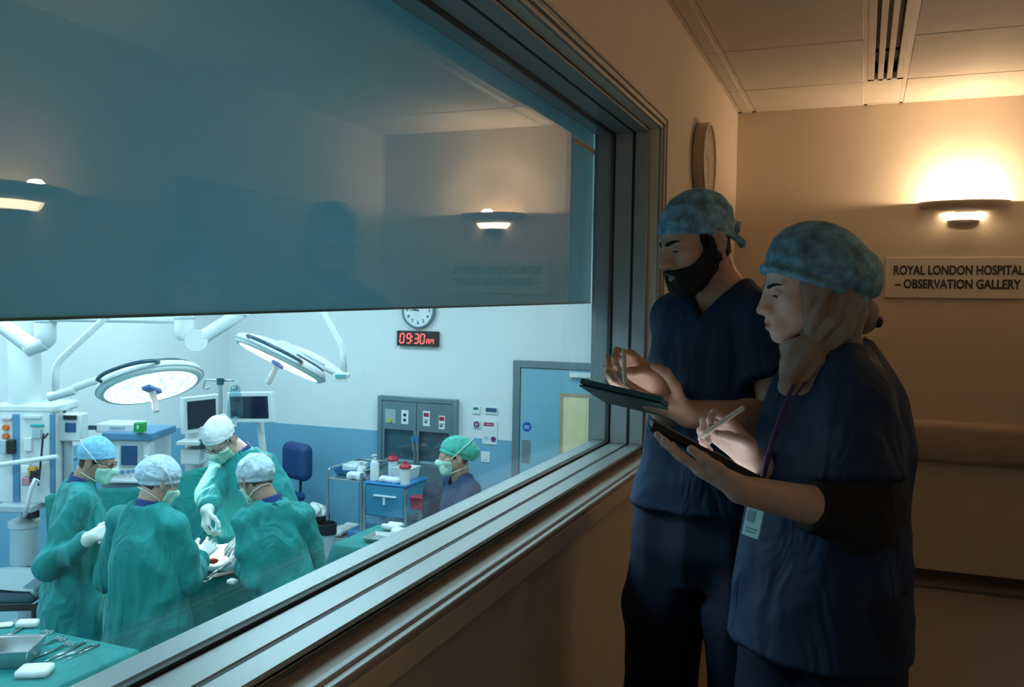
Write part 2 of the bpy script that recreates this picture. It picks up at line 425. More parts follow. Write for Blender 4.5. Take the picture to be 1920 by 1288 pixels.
obj('glass_cover', M().lathe([(0, .0515), (CR - .0145, .0515), (CR - .0145, .0525), (0, .0525)], (0, cc[1], cc[2]), RX, 32), glass_mat('clock_glass'), ck)

# sconces: an open half bowl with a small dish under its slot
m_sconce = mat('sconce_plaster', (0.72, 0.63, 0.52), 0.6, var=.02)
m_bulb = mat('sconce_bulb', (1, .8, .5), 0.5, emit=(1.0, 0.70, 0.38), estr=16)
m_glow = mat('sconce_frosted_glass', (.9, .8, .65), .5, emit=(1.0, .74, .46), estr=14)
WARM = (1.0, 0.70, 0.43)
def sconce(c, nrm, label, power, r=0.23, spill=1.0, emis=None):
    """c: point on the wall at the height of the bowl's rim"""
    c = np.asarray(c, float); n = np.asarray(nrm, float); t = np.array([-n[1], n[0], 0])
    s = thing('wall_sconce', label, 'wall light', (c[0], c[1], c[2] - .12), 0, 'plaster wall sconces')
    def half(prof, name, depth=.62, m_=m_sconce):
        b = M(); k = 28
        rows = [[c + t * (rr * math.cos(PI * i / k)) + n * (rr * depth * math.sin(PI * i / k) + .001) + np.array([0, 0, z]) for i in range(k + 1)] for rr, z in prof]
        P = [p for r_ in rows for p in r_]; f = []
        for i in range(len(prof) - 1):
            for j in range(k): f.append((i * (k + 1) + j, i * (k + 1) + j + 1, (i + 1) * (k + 1) + j + 1, (i + 1) * (k + 1) + j))
        b.add(P, f); return obj(name, b, m_, s, smooth=1.0)
    half([(r - .012, .0), (r, .002), (r, -.006), (r * .97, -.016), (r * .85, -.032), (r * .68, -.048), (r * .50, -.060), (r * .48, -.058), (r * .66, -.044), (r * .83, -.028), (r - .016, -.010), (r - .012, 0)], 'bowl')
    half([(r * .48, -.058), (r * .47, -.064), (r * .42, -.082), (r * .34, -.096), (r * .33, -.094), (r * .40, -.081), (r * .46, -.063), (r * .48, -.058)], 'glass_diffuser', m_=m_glow)
    half([(r * .345, -.095), (r * .35, -.099), (r * .26, -.112), (r * .12, -.121), (0, -.123), (0, -.119), (r * .12, -.117), (r * .25, -.108), (r * .345, -.095)], 'lower_dish')
    obj('back_plate', M().box(c + n * .004 + [0, 0, -.055], (abs(t[0]) * .16 + abs(n[0]) * .006, abs(t[1]) * .16 + abs(n[1]) * .006, .075)), m_sconce, s)
    q = c + n * .100 + np.array([0, 0, -.020])
    obj('bulb', M().cyl(q - t * .05, q + t * .05, .013, n=14), m_bulb, s)
    l = bpy.data.lights.new('sconce_light', 'POINT'); l.energy = power; l.color = WARM; l.shadow_soft_size = .030
    lo = bpy.data.objects.new('sconce_light', l); COL.objects.link(lo); lo.parent = s
    lo.location = tuple(q + n * .008 + np.array([0, 0, .012]) - np.array(s.location))
    return s
ps = on(1809, 378, 'y', Y_FAR - .05)
sconce((ps[0], Y_FAR, ps[2]), (0, -1, 0), 'plaster uplighter sconce glowing on the end wall above the sign', 37)
sconce((W_COR, 2.55, 1.97), (-1, 0, 0), 'uplighter sconce on the right-hand wall, reflected at left in glass', 13)
sconce((W_COR, -.45, 1.97), (-1, 0, 0), 'added unseen sconce behind the viewpoint, warm fill for the two observers', 19)  # unseen extra sconce, added to brighten the observers' faces from the camera side

# sign
a0 = on(1661, 483, 'y', Y_FAR); a1 = on(1658, 558, 'y', Y_FAR); sx0 = (a0[0] + a1[0]) / 2; sz1, sz0 = a0[2], a1[2]
sx1 = 1.535
sg = thing('wall_sign', 'white rectangular gallery name sign below the end wall sconce', 'sign', ((sx0 + sx1) / 2, Y_FAR, sz0))
obj('sign_board', M().mm((sx0, Y_FAR - .014, sz0), (sx1, Y_FAR, sz1)), mat('sign_board', (0.74, 0.70, 0.64), .5, var=.02), sg, bevel=.003)
RS = np.column_stack([[1, 0, 0], [0, 0, 1], [0, -1, 0]])
m_ink = mat('sign_ink', (0.035, 0.03, 0.035), .6)
tx0, tx1 = on(1675, 510, 'y', Y_FAR)[0], on(1919, 510, 'y', Y_FAR)[0]
text_mesh('lettering', 'ROYAL LONDON HOSPITAL', .069, m_ink, RS, ((tx0 + tx1) / 2, Y_FAR - .0150, sz1 - .074), sg, bold=.0021, fit=tx1 - tx0)
tx0, tx1 = on(1678, 533, 'y', Y_FAR)[0], on(1914, 533, 'y', Y_FAR)[0]
text_mesh('lettering', '– OBSERVATION GALLERY', .069, m_ink, RS, ((tx0 + tx1) / 2, Y_FAR - .0150, sz0 + .075), sg, bold=.0021, fit=tx1 - tx0)

# bumper rail
hr = thing('bumper_rail', 'wide wall bumper rail running along the gallery end wall', 'handrail', (1.2, Y_FAR, .70))
pf = [(Y_FAR, .702), (Y_FAR - .030, .702), (Y_FAR - .046, .712), (Y_FAR - .052, .735), (Y_FAR - .052, .885), (Y_FAR - .046, .912), (Y_FAR - .030, .926), (Y_FAR, .930)]
obj('rail_cover', M().prism(pf, 'x', .32, 2.0), mat('bumper_vinyl', (0.44, 0.36, 0.30), .5, var=.05), hr, smooth=1.0)
obj('end_cap', M().prism([(p[0] + (Y_FAR - p[0]) * -.04, p[1]) for p in pf], 'x', .30, .325), m_arch, hr)
obj('end_cap', M().prism([(p[0] + (Y_FAR - p[0]) * -.04, p[1]) for p in pf], 'x', 1.995, 2.02), m_arch, hr)

# right-hand wall: door with vision panel, smoke detector on the ceiling (both met as reflections)
dr = struct('door_1', M().mm((W_COR - .030, 3.52, .005), (W_COR - .002, 4.52, 2.06)), mat('gallery_door', (.09, .085, .085), .5), bevel=.002)
obj('door_frame', M().mm((W_COR - .045, 3.44, 0), (W_COR, 3.52, 2.13)).mm((W_COR - .045, 4.52, 0), (W_COR, 4.60, 2.13)).mm((W_COR - .045, 3.52, 2.06), (W_COR, 4.52, 2.13)), m_skirt, dr, bevel=.002)
obj('vision_panel', M().mm((W_COR - .034, 4.20, 1.05), (W_COR - .029, 4.38, 1.85)), mat('vision_glass', (.22, .22, .2), .1), dr)
obj('handle', M().tube([(W_COR - .03, 3.60, 1.0), (W_COR - .075, 3.60, 1.0), (W_COR - .075, 3.72, 1.0)], .009), m_steel, dr)
q = on(690, 128, 'z', CEIL); qx = 2 * XG - q[0] + .12
sd = thing('smoke_detector', 'small round smoke detector on the gallery ceiling, seen reflected', 'smoke detector', (qx, q[1], CEIL - .045))
obj('base', M().lathe([(0.0, .045), (.055, .045), (.055, .032), (.0, .032)], (qx, q[1], CEIL - .045)), m_white, sd)
obj('sensor_head', M().lathe([(0, 0), (.030, 0.0), (.038, .008), (.044, .033), (0, .033)], (qx, q[1], CEIL - .045)), m_white, sd)

# strip label stuck on the glass
e0 = on(1075, 267, 'x', XG + .006); e1 = on(1115, 280, 'x', XG + .006)
lb = thing('glass_label', 'narrow paper label stuck high on the observation glass', 'label', (XG + .006, (e0[1] + e1[1]) / 2, e1[2]))
obj('paper', M().mm((XG + .0052, e0[1], e1[2]), (XG + .0062, e1[1], e0[2])), mat('label_paper', (.22, .23, .22), .6), lb)
for k in range(2):
    zz = e1[2] + (e0[2] - e1[2]) * (.35 + .3 * k)
    obj('print_line', M().mm((XG + .006, e0[1] + .01, zz - .001), (XG + .0066, e1[1] - .012, zz + .001)), m_ink, lb)
# ================================================================== THE OPERATING ROOM: structure
m_owall = mat('or_wall_paint', (0.78, 0.80, 0.80), 0.6, var=.02, scale=2)
m_dado = mat('or_dado_vinyl', (0.18, 0.41, 0.56), 0.45, var=.04, scale=2)
m_ofloor = mat('or_vinyl_floor', (0.26, 0.42, 0.48), 0.32, var=.06, scale=30)
DZ = 0.155
struct('floor_theatre', M().mm((X_N, Y_W, F_OR - .1), (-.25, Y_E, F_OR)), m_ofloor)
struct('ceiling_theatre', M().mm((X_N, Y_W, CEIL_OR), (-.25, Y_E, CEIL_OR + .1)), m_owall)
struct('wall_theatre_far', M().mm((X_N - .1, Y_W - .1, F_OR - .1), (X_N, Y_E + .1, CEIL_OR + .1)), m_owall)
struct('wall_theatre_end', M().mm((X_N, Y_E, F_OR - .1), (-.25, Y_E + .1, CEIL_OR + .1)), m_owall)
struct('wall_theatre_near', M().mm((X_N, Y_W - .1, F_OR - .1), (-.25, Y_W, CEIL_OR + .1)), m_owall)
struct('trim_1', M().mm((X_N, Y_W, F_OR), (X_N + .006, Y_E, DZ)), m_dado)
struct('trim_2', M().mm((X_N + .006, Y_E - .006, F_OR), (-2.535, Y_E, DZ)), m_dado)
struct('trim_3', M().mm((-1.47, Y_E - .006, F_OR), (-.25, Y_E, DZ)), m_dado)

# door
m_dframe = mat('door_frame_grey', (.16, .24, .27), .4, metal=.3)
d2 = struct('door_2', M().mm((-2.455, Y_E - .045, F_OR + .01), (-1.545, Y_E - .004, .905)), mat('door_blue', (.20, .46, .58), .4, var=.04, scale=1.5), bevel=.003)
obj('door_frame', M().mm((-2.535, Y_E - .06, F_OR), (-2.46, Y_E, .98)).mm((-1.54, Y_E - .06, F_OR), (-1.465, Y_E, .98)).mm((-2.46, Y_E - .06, .91), (-1.54, Y_E, .98)), m_dframe, d2, bevel=.004)
vx0, vx1, vz0, vz1 = -2.0, -1.70, -.16, .64
obj('vision_frame', M().mm((vx0 - .035, Y_E - .056, vz0 - .035), (vx0, Y_E - .044, vz1 + .035)).mm((vx1, Y_E - .056, vz0 - .035), (vx1 + .035, Y_E - .044, vz1 + .035)).mm((vx0, Y_E - .056, vz1), (vx1, Y_E - .044, vz1 + .035)).mm((vx0, Y_E - .056, vz0 - .035), (vx1, Y_E - .044, vz0)), mat('vision_frame_timber', (.42, .33, .22), .5), d2, bevel=.002)
obj('vision_pane', M().mm((vx0, Y_E - .05, vz0), (vx1, Y_E - .046, vz1)), mat('vision_pane_lit', (.62, .58, .36), .15, emit=(.75, .66, .36), estr=.22), d2)
obj('vision_blind_edge', M().mm((vx1 - .035, Y_E - .0535, vz0), (vx1 - .02, Y_E - .0505, vz1)), m_black, d2)
obj('door_closer', M().mm((-1.93, Y_E - .095, .835), (-1.62, Y_E - .045, .885)), m_white, d2, bevel=.006)
obj('round_notice', M().cyl((-2.38, Y_E - .044, .315), (-2.38, Y_E - .047, .315), .048, n=28), mat('notice_blue', (.01, .10, .45), .4), d2)
RE = np.column_stack([[1, 0, 0], [0, 0, 1], [0, -1, 0]])
for k in range(3):
    obj('notice_text', M().mm((-2.41, Y_E - .0482, .322 - .012 * k), (-2.35 - .01 * (k == 1), Y_E - .0470, .326 - .012 * k)), m_white, d2)
obj('push_plate', M().mm((-2.43, Y_E - .049, -.05), (-2.34, Y_E - .0445, .18)), m_steel, d2)

# ---------------- wall clock and digital clock
c1 = (-3.626, Y_E, 1.462); r1 = .192
k1 = thing('wall_clock', 'round white wall clock above the red digital clock', 'clock', (c1[0], Y_E, c1[2] - r1))
RN = np.column_stack([[1, 0, 0], [0, 0, 1], [0, -1, 0]])      # local z -> -y (off the end wall)
obj('rim', M().lathe([(r1 - .02, 0), (r1, .004), (r1, .045), (r1 - .006, .05), (r1 - .020, .05), (r1 - .022, .03)], c1, RN, 40, caps=False), mat('clock_rim_grey', (.16, .26, .30), .35, metal=.4), k1)
obj('dial', M().lathe([(0, .038), (r1 - .02, .038)], c1, RN, 40, caps=False), mat('dial_white', (.8, .82, .82), .5), k1)
for k in range(12):
    a = k * PI / 6
    text_mesh('numeral', str(k or 12), .05, m_black, RN, (c1[0] + math.sin(a) * .130, Y_E - .0385, c1[2] + math.cos(a) * .130), k1, bold=.001)
for nm, a, l, w_ in (('hour_hand', math.radians(285), .075, .010), ('minute_hand', math.radians(270), .115, .007)):
    d = np.array([math.sin(a), 0, math.cos(a)])
    obj(nm, M().box(np.array([c1[0], Y_E - .042, c1[2]]) + d * l * .4, (w_, .002, l), np.column_stack([np.cross([0, 1, 0], d), [0, 1, 0], d])), m_black, k1)
obj('hub', M().cyl((c1[0], Y_E - .038, c1[2]), (c1[0], Y_E - .046, c1[2]), .009, n=14), m_black, k1)

g0 = (-3.868, 1.085); g1 = (-3.388, 1.245)
dk = thing('digital_clock', 'black digital wall clock showing 09:30 AM in red', 'clock', (-3.63, Y_E, g0[1]))
obj('case', M().mm((g0[0], Y_E - .055, g0[1]), (g1[0], Y_E, g1[1])), m_black, dk, bevel=.006)
obj('face', M().mm((g0[0] + .012, Y_E - .0565, g0[1] + .012), (g1[0] - .012, Y_E - .0545, g1[1] - .012)), mat('display_smoke', (.015, .012, .015), .15), dk)
m_led = mat('red_led', (.5, .02, .02), .5, emit=(1.0, .10, .09), estr=3.0)
SEG = {'0': 'abcdef', '9': 'abcdfg', '3': 'abcdg'}
def digit(x, zc, ch, h, w_, t):
    b = M(); y = Y_E - .0570; s = .09
    P = {'a': ((0, 1), (1, 1)), 'b': ((1, 1), (1, .5)), 'c': ((1, .5), (1, 0)), 'd': ((0, 0), (1, 0)), 'e': ((0, .5), (0, 0)), 'f': ((0, 1), (0, .5)), 'g': ((0, .5), (1, .5))}
    for q in SEG[ch]:
        (u0, v0), (u1, v1) = P[q]
        p0 = np.array([x + u0 * w_ + s * (v0 - .5) * h, y, zc + (v0 - .5) * h]); p1 = np.array([x + u1 * w_ + s * (v1 - .5) * h, y, zc + (v1 - .5) * h])
        d = (p1 - p0) / np.linalg.norm(p1 - p0); p0 = p0 + d * t * .35; p1 = p1 - d * t * .35
        b.box((p0 + p1) / 2, (t, .002, np.linalg.norm(p1 - p0)), np.column_stack([np.cross([0, 1, 0], d), [0, 1, 0], d]))
    return b
zc = (g0[1] + g1[1]) / 2
for ch, x in (('0', -3.825), ('9', -3.745), ('3', -3.655), ('0', -3.585)):
    obj('digit', digit(x, zc, ch, .098, .046, .0125), m_led, dk)
for xx, zz in ((-3.680, .02), (-3.684, -.022)): obj('colon_dot', M().box((xx, Y_E - .057, zc + zz), (.011, .002, .011)), m_led, dk)
b = M(); y = Y_E - .057; zb = zc - .049
for p, q in (((0, 0), (.004, .045)), ((.004, .045), (.03, .045)), ((.03, .045), (.026, 0)), ((.002, .022), (.028, .022)),
             ((.042, 0), (.046, .045)), ((.046, .045), (.086, .045)), ((.086, .045), (.082, 0)), ((.066, .045), (.064, .012))):
    p0 = np.array([-3.515 + p[0], y, zb + p[1]]); p1 = np.array([-3.515 + q[0], y, zb + q[1]]); d = p1 - p0; Ln = np.linalg.norm(d); d /= Ln
    b.box((p0 + p1) / 2, (.007, .002, Ln), np.column_stack([np.cross([0, 1, 0], d), [0, 1, 0], d]))
obj('am_mark', b, m_led, dk)

# ---------------- steel wall cabinet
m_cab = mat('cabinet_steel', (.20, .285, .30), .35, metal=.55, var=.1, scale=3)
m_cabin = mat('cabinet_dark_inside', (.09, .15, .17), .6)
m_dglass = glass_mat('cabinet_glass', (.80, .90, .92), r0=.06)
cx0, cx1, cz0, cz1 = -4.085, -3.155, -.75, .545
cb = thing('steel_cabinet', 'grey steel wall cabinet with glazed doors behind the masked nurse', 'cabinet', ((cx0 + cx1) / 2, Y_E, cz0))
t = .05
obj('cabinet_frame', M().mm((cx0, Y_E - .07, cz0), (cx0 + t, Y_E, cz1)).mm((cx1 - t, Y_E - .07, cz0), (cx1, Y_E, cz1)).mm((cx0 + t, Y_E - .07, cz1 - t), (cx1 - t, Y_E, cz1)).mm((cx0 + t, Y_E - .07, cz0), (cx1 - t, Y_E, cz0 + t)), m_cab, cb, bevel=.005)
obj('back_panel', M().mm((cx0 + t, Y_E - .012, cz0 + t), (cx1 - t, Y_E - .007, cz1 - t)), m_cabin, cb)
xm = (cx0 + cx1) / 2
for x0, x1 in ((cx0 + t + .003, xm - .003), (xm + .003, cx1 - t - .003)):
    wz0, wz1 = -.16, .19
    o = obj('cabinet_door', M().mm((x0, Y_E - .062, wz1), (x1, Y_E - .04, cz1 - t - .003)).mm((x0, Y_E - .062, cz0 + t + .003), (x1, Y_E - .04, wz0)).mm((x0, Y_E - .062, wz0), (x0 + .03, Y_E - .04, wz1)).mm((x1 - .03, Y_E - .062, wz0), (x1, Y_E - .04, wz1)), m_cab, cb, bevel=.003)
    obj('pane', M().mm((x0 + .03, Y_E - .054, wz0), (x1 - .03, Y_E - .050, wz1)), m_dglass, o)
    obj('shelf', M().mm((x0 + .03, Y_E - .045, wz0 + .005), (x1 - .03, Y_E - .012, wz0 + .03)), m_white, cb)
    hx = x1 - .02 if x0 < xm - .2 else x0 + .02
    obj('handle', M().tube([(hx, Y_E - .062, -.02), (hx, Y_E - .09, -.02), (hx, Y_E - .09, .10), (hx, Y_E - .062, .10)], .007), m_steel, o)
    obj('handle_tag', M().box((hx, Y_E - .092, .11), (.035, .012, .05)), mat('tag_blue', (.02, .2, .5), .4), o)
for x, z, w_, h, kind in ((-3.93, .33, .13, .15, 0), (-3.755, .33, .085, .15, 1), (-3.50, .33, .08, .16, 2), (-3.32, .30, .07, .14, 3)):
    o = obj('control_panel', M().mm((x - w_ / 2, Y_E - .066, z - h / 2), (x + w_ / 2, Y_E - .061, z + h / 2)), mat('panel_grey', (.35, .43, .43), .5) if kind == 0 else m_white, cb, bevel=.002)
    if kind == 0: obj('knob', M().cyl((x, Y_E - .066, z - .045), (x, Y_E - .08, z - .045), .02, n=16), mat('knob_yellow', (.65, .55, .03), .4), o)
    if kind == 1:
        for zz in (.025, -.03): obj('socket', M().cyl((x, Y_E - .066, z + zz), (x, Y_E - .069, z + zz), .017, n=14), m_black, o)
    if kind >= 2:
        obj('label_block', M().mm((x - .028, Y_E - .0685, z + .02), (x + .028, Y_E - .066, z + .06)), mat('label_red', (.42, .02, .05), .4), o)
        obj('print', M().mm((x - .022, Y_E - .0675, z - .045), (x + .012, Y_E - .066, z - .03)).mm((x - .022, Y_E - .0675, z - .02), (x + .022, Y_E - .066, z - .012)), m_black, o)
obj('vent_grille', M().mm((cx0 + .1, Y_E - .066, -.52), (cx1 - .1, Y_E - .061, -.36)), m_cabin, cb)

# wall panels beside the cabinet
def plate(name, label, x, z, w_, h, cat, m_=None, group=None):
    o = thing(name, label, cat, (x, Y_E, z - h / 2), 0, group)
    obj('plate', M().mm((x - w_ / 2, Y_E - .014, z - h / 2), (x + w_ / 2, Y_E, z + h / 2)), m_ or m_white, o, bevel=.004)
    return o
m_lcd = mat('lcd_green', (.03, .22, .17), .2); m_lcdb = mat('lcd_blue', (.03, .12, .22), .2); m_pur = mat('purple_button', (.13, .03, .16), .4)
o = plate('thermostat', 'small square thermostat with green display on theatre wall', -2.955, .448, .085, .085, 'thermostat')
obj('display', M().mm((-2.985, Y_E - .016, .45), (-2.93, Y_E - .013, .475)), m_lcd, o)
o = plate('room_controller', 'wide wall controller with dark display beside the thermostat', -2.785, .452, .14, .075, 'control panel')
obj('display', M().mm((-2.845, Y_E - .016, .435), (-2.725, Y_E - .013, .478)), m_lcdb, o)
o = plate('call_panel', 'small wall plate with a round purple button above the grommet', -2.945, .30, .085, .085, 'call button')
obj('button', M().cyl((-2.945, Y_E - .014, .30), (-2.945, Y_E - .022, .30), .032, n=20), m_pur, o)
obj('button_mark', M().mm((-2.958, Y_E - .024, .285), (-2.950, Y_E - .0215, .315)).mm((-2.940, Y_E - .024, .285), (-2.932, Y_E - .0215, .315)), m_white, o)
o = plate('alarm_panel', 'wall panel with red label strip and purple button', -2.80, .225, .165, .25, 'control panel')
obj('label_strip', M().mm((-2.865, Y_E - .016, .29), (-2.755, Y_E - .0135, .325)), mat('strip_red', (.38, .03, .07), .4), o)
obj('strip_text', M().mm((-2.85, Y_E - .0168, .304), (-2.77, Y_E - .0155, .309)), m_white, o)
obj('button', M().cyl((-2.755, Y_E - .014, .16), (-2.755, Y_E - .022, .16), .026, n=18), m_pur, o)
obj('key_pad', M().mm((-2.86, Y_E - .0165, .145), (-2.81, Y_E - .0135, .185)), mat('pad_grey', (.55, .6, .6), .4), o)
o = plate('light_switch', 'white square light switch on the blue dado by the door', -2.845, -.032, .10, .11, 'switch')
obj('rocker', M().mm((-2.862, Y_E - .019, -.062), (-2.828, Y_E - .013, -.002)), m_white, o, bevel=.003)

# recessed panels that carry the room's ceiling lights
m_panel = mat('panel_diffuser', (.8, .85, .88), .4, emit=(.6, .88, 1.0), estr=2.0)
PANEL_AT = ['above the display monitors in the far corner', 'above the anaesthesia machine', 'over the near end of the far wall', 'above the nurse by the door', 'above the two backs-turned assistants', 'over the near end, behind the blind']
for (x, y), at_ in zip(OR_PANELS, PANEL_AT):
    o = thing('ceiling_light', 'recessed theatre ceiling light panel ' + at_, 'ceiling light', (x, y, CEIL_OR - .03), 0, 'operating room ceiling panels')
    obj('panel_frame', M().mm((x - .62, y - .32, CEIL_OR - .03), (x + .62, y - .29, CEIL_OR)).mm((x - .62, y + .29, CEIL_OR - .03), (x + .62, y + .32, CEIL_OR)).mm((x - .62, y - .29, CEIL_OR - .03), (x - .59, y + .29, CEIL_OR)).mm((x + .59, y - .29, CEIL_OR - .03), (x + .62, y + .29, CEIL_OR)), m_white, o)
    obj('diffuser', M().mm((x - .59, y - .29, CEIL_OR - .025), (x + .59, y + .29, CEIL_OR - .015)), m_panel, o)
# ================================================================== implicit-surface modelling (bodies, clothes, drapes)
class Vol:
    def __init__(s, lo, hi, h):
        s.h = h; s.lo = np.asarray(lo, float)
        s.ax = [np.arange(lo[i], hi[i] + h, h).astype(np.float32) for i in range(3)]
        s.n = [len(a) for a in s.ax]; s.F = np.full(s.n, 9.0, np.float32); s.mar = 0.02
    def sl(s, lo, hi):
        r = []
        for i in range(3):
            a = int(np.searchsorted(s.ax[i], lo[i])); b = int(np.searchsorted(s.ax[i], hi[i]))
            r.append(slice(max(a - 1, 0), min(b + 1, s.n[i])))
        return tuple(r)
    def xyz(s, q=(slice(None),) * 3):
        return s.ax[0][q[0]][:, None, None], s.ax[1][q[1]][None, :, None], s.ax[2][q[2]][None, None, :]
    def put(s, lo, hi, fn, k=0.0, mode='u', m=None):
        m = (s.mar if m is None else m) + k
        q = s.sl(np.asarray(lo) - m, np.asarray(hi) + m)
        if any(x.stop <= x.start for x in q): return s
        d = fn(*s.xyz(q)); F = s.F[q]
        if mode == 's': d = -d
        if mode == 'u':
            if k > 0:
                hh = np.clip(0.5 + 0.5 * (F - d) / k, 0, 1); s.F[q] = F + (d - F) * hh - k * hh * (1 - hh)
            else: s.F[q] = np.minimum(F, d)
        else:
            if k > 0:
                hh = np.clip(0.5 - 0.5 * (F - d) / k, 0, 1); s.F[q] = F + (d - F) * hh + k * hh * (1 - hh)
            else: s.F[q] = np.maximum(F, d)
        return s
    def cap(s, a, b, ra, rb=None, k=0.01, mode='u', m=None):
        a = np.asarray(a, float); b = np.asarray(b, float); rb = ra if rb is None else rb; R = max(ra, rb)
        ba = b - a; L2 = float(ba @ ba) + 1e-12
        def fn(X, Y, Z):
            t = np.clip(((X - a[0]) * ba[0] + (Y - a[1]) * ba[1] + (Z - a[2]) * ba[2]) / L2, 0, 1)
            return np.sqrt((X - a[0] - t * ba[0]) ** 2 + (Y - a[1] - t * ba[1]) ** 2 + (Z - a[2] - t * ba[2]) ** 2) - (ra + (rb - ra) * t)
        return s.put(np.minimum(a, b) - R, np.maximum(a, b) + R, fn, k, mode, m)
    def chain(s, pts, rs, k=0.01, mode='u', m=None):
        for i in range(len(pts) - 1): s.cap(pts[i], pts[i + 1], rs[i], rs[i + 1], k, mode, m)
        return s
    def ell(s, c, r, R=None, k=0.01, mode='u', m=None):
        c = np.asarray(c, float); r = np.asarray(r, float) * np.ones(3); mr = r.max() if R is not None else r
        def fn(X, Y, Z):
            x, y, z = X - c[0], Y - c[1], Z - c[2]
            if R is not None:
                x, y, z = (R[0, 0] * x + R[1, 0] * y + R[2, 0] * z, R[0, 1] * x + R[1, 1] * y + R[2, 1] * z, R[0, 2] * x + R[1, 2] * y + R[2, 2] * z)
            k0 = np.sqrt((x / r[0]) ** 2 + (y / r[1]) ** 2 + (z / r[2]) ** 2)
            k1 = np.sqrt((x / r[0] ** 2) ** 2 + (y / r[1] ** 2) ** 2 + (z / r[2] ** 2) ** 2) + 1e-9
            return k0 * (k0 - 1) / k1
        return s.put(c - mr, c + mr, fn, k, mode, m)
    def loft(s, spine, ax, A, B, k=0.01, p=2.0, mode='u', m=None, ends=True):
        """elliptic tube along a polyline mostly along z: spine points, x-axis direction ax, half widths A and half depths B"""
        P = np.array(spine, float); zs = P[:, 2]
        o = np.argsort(zs); P = P[o]; zs = P[:, 2]; A = np.array(A, float)[o]; B = np.array(B, float)[o]
        ax = np.asarray(ax, float); ax = ax / np.linalg.norm(ax); ay = np.array([-ax[1], ax[0], 0])
        # smooth interpolation tables
        zz = np.linspace(zs[0], zs[-1], 96)
        def sm(v):
            t = np.interp(zz, zs, v); kk = np.ones(9) / 9; return np.convolve(np.pad(t, 4, 'edge'), kk, 'valid')
        cx_, cy_, a_, b_ = sm(P[:, 0]), sm(P[:, 1]), sm(A), sm(B)
        def fn(X, Y, Z):
            z = Z.ravel(); cx1 = np.interp(z, zz, cx_)[None, None, :]; cy1 = np.interp(z, zz, cy_)[None, None, :]
            a1 = np.interp(z, zz, a_)[None, None, :]; b1 = np.interp(z, zz, b_)[None, None, :]
            u = ((X - cx1) * ax[0] + (Y - cy1) * ax[1]) / a1; v = ((X - cx1) * ay[0] + (Y - cy1) * ay[1]) / b1
            d = ((np.abs(u) ** p + np.abs(v) ** p) ** (1 / p) - 1) * np.minimum(a1, b1)
            if ends: d = np.maximum(d, np.maximum(zs[0] - Z, Z - zs[-1]))
            return d.astype(np.float32)
        R = max(A.max(), B.max()); lo = P.min(0) - [R, R, 0]; hi = P.max(0) + [R, R, 0]
        return s.put(lo, hi, fn, k, mode, m)
    def flatcone(s, pts, rs, pt, n, k):
        """chain of round cones cut flat at a plane, then blended in"""
        pts = [np.asarray(p, float) for p in pts]; n = np.asarray(n, float); n = n / np.linalg.norm(n)
        def fn(X, Y, Z):
            d = None
            for i in range(len(pts) - 1):
                a, ba = pts[i], pts[i + 1] - pts[i]; L2 = float(ba @ ba)
                t = np.clip(((X - a[0]) * ba[0] + (Y - a[1]) * ba[1] + (Z - a[2]) * ba[2]) / L2, 0, 1)
                e = np.sqrt((X - a[0] - t * ba[0]) ** 2 + (Y - a[1] - t * ba[1]) ** 2 + (Z - a[2] - t * ba[2]) ** 2) - (rs[i] + (rs[i + 1] - rs[i]) * t)
                d = e if d is None else np.minimum(d, e)
            return np.maximum(d, (X - pt[0]) * n[0] + (Y - pt[1]) * n[1] + (Z - pt[2]) * n[2])
        A = np.array(pts); R = max(rs); return s.put(A.min(0) - R, A.max(0) + R, fn, k)
    def plane(s, pt, n):
        """cut away everything on the n side of the plane"""
        n = np.asarray(n, float); n = n / np.linalg.norm(n); X, Y, Z = s.xyz()
        s.F = np.maximum(s.F, ((X - pt[0]) * n[0] + (Y - pt[1]) * n[1] + (Z - pt[2]) * n[2]).astype(np.float32)); return s
    def cutball(s, pt, n, c, r):
        """cut the n side of a plane away, but only inside a ball"""
        n = np.asarray(n, float); n = n / np.linalg.norm(n)
        def fn(X, Y, Z):
            pl = -((X - pt[0]) * n[0] + (Y - pt[1]) * n[1] + (Z - pt[2]) * n[2])
            return np.maximum(pl, np.sqrt((X - c[0]) ** 2 + (Y - c[1]) ** 2 + (Z - c[2]) ** 2) - r)
        return s.put(np.asarray(c) - r, np.asarray(c) + r, fn, 0, 's')
    def shell(s, t):
        s.solid = s.F.copy(); s.t = t; s.F = np.maximum(s.F, -(s.F + t)); return s
    def inner(s, V):
        i = [np.clip(np.rint((V[:, a] - s.ax[a][0]) / s.h).astype(int), 0, s.n[a] - 1) for a in range(3)]
        return s.solid[i[0], i[1], i[2]] < -s.t * .5
    def mesh(s, smooth=1):
        F = s.F
        ins = F < 0
        nx, ny, nz = F.shape
        c8 = np.zeros((nx - 1, ny - 1, nz - 1), np.uint8)
        for dx in (0, 1):
            for dy in (0, 1):
                for dz in (0, 1): c8 += ins[dx:nx - 1 + dx, dy:ny - 1 + dy, dz:nz - 1 + dz]
        act = np.argwhere((c8 > 0) & (c8 < 8))
        idx = np.full((nx - 1, ny - 1, nz - 1), -1, np.int32); idx[act[:, 0], act[:, 1], act[:, 2]] = np.arange(len(act))
        acc = np.zeros((len(act), 3)); cnt = np.zeros(len(act))
        C = {}
        for dx in (0, 1):
            for dy in (0, 1):
                for dz in (0, 1): C[dx, dy, dz] = F[act[:, 0] + dx, act[:, 1] + dy, act[:, 2] + dz].astype(float)
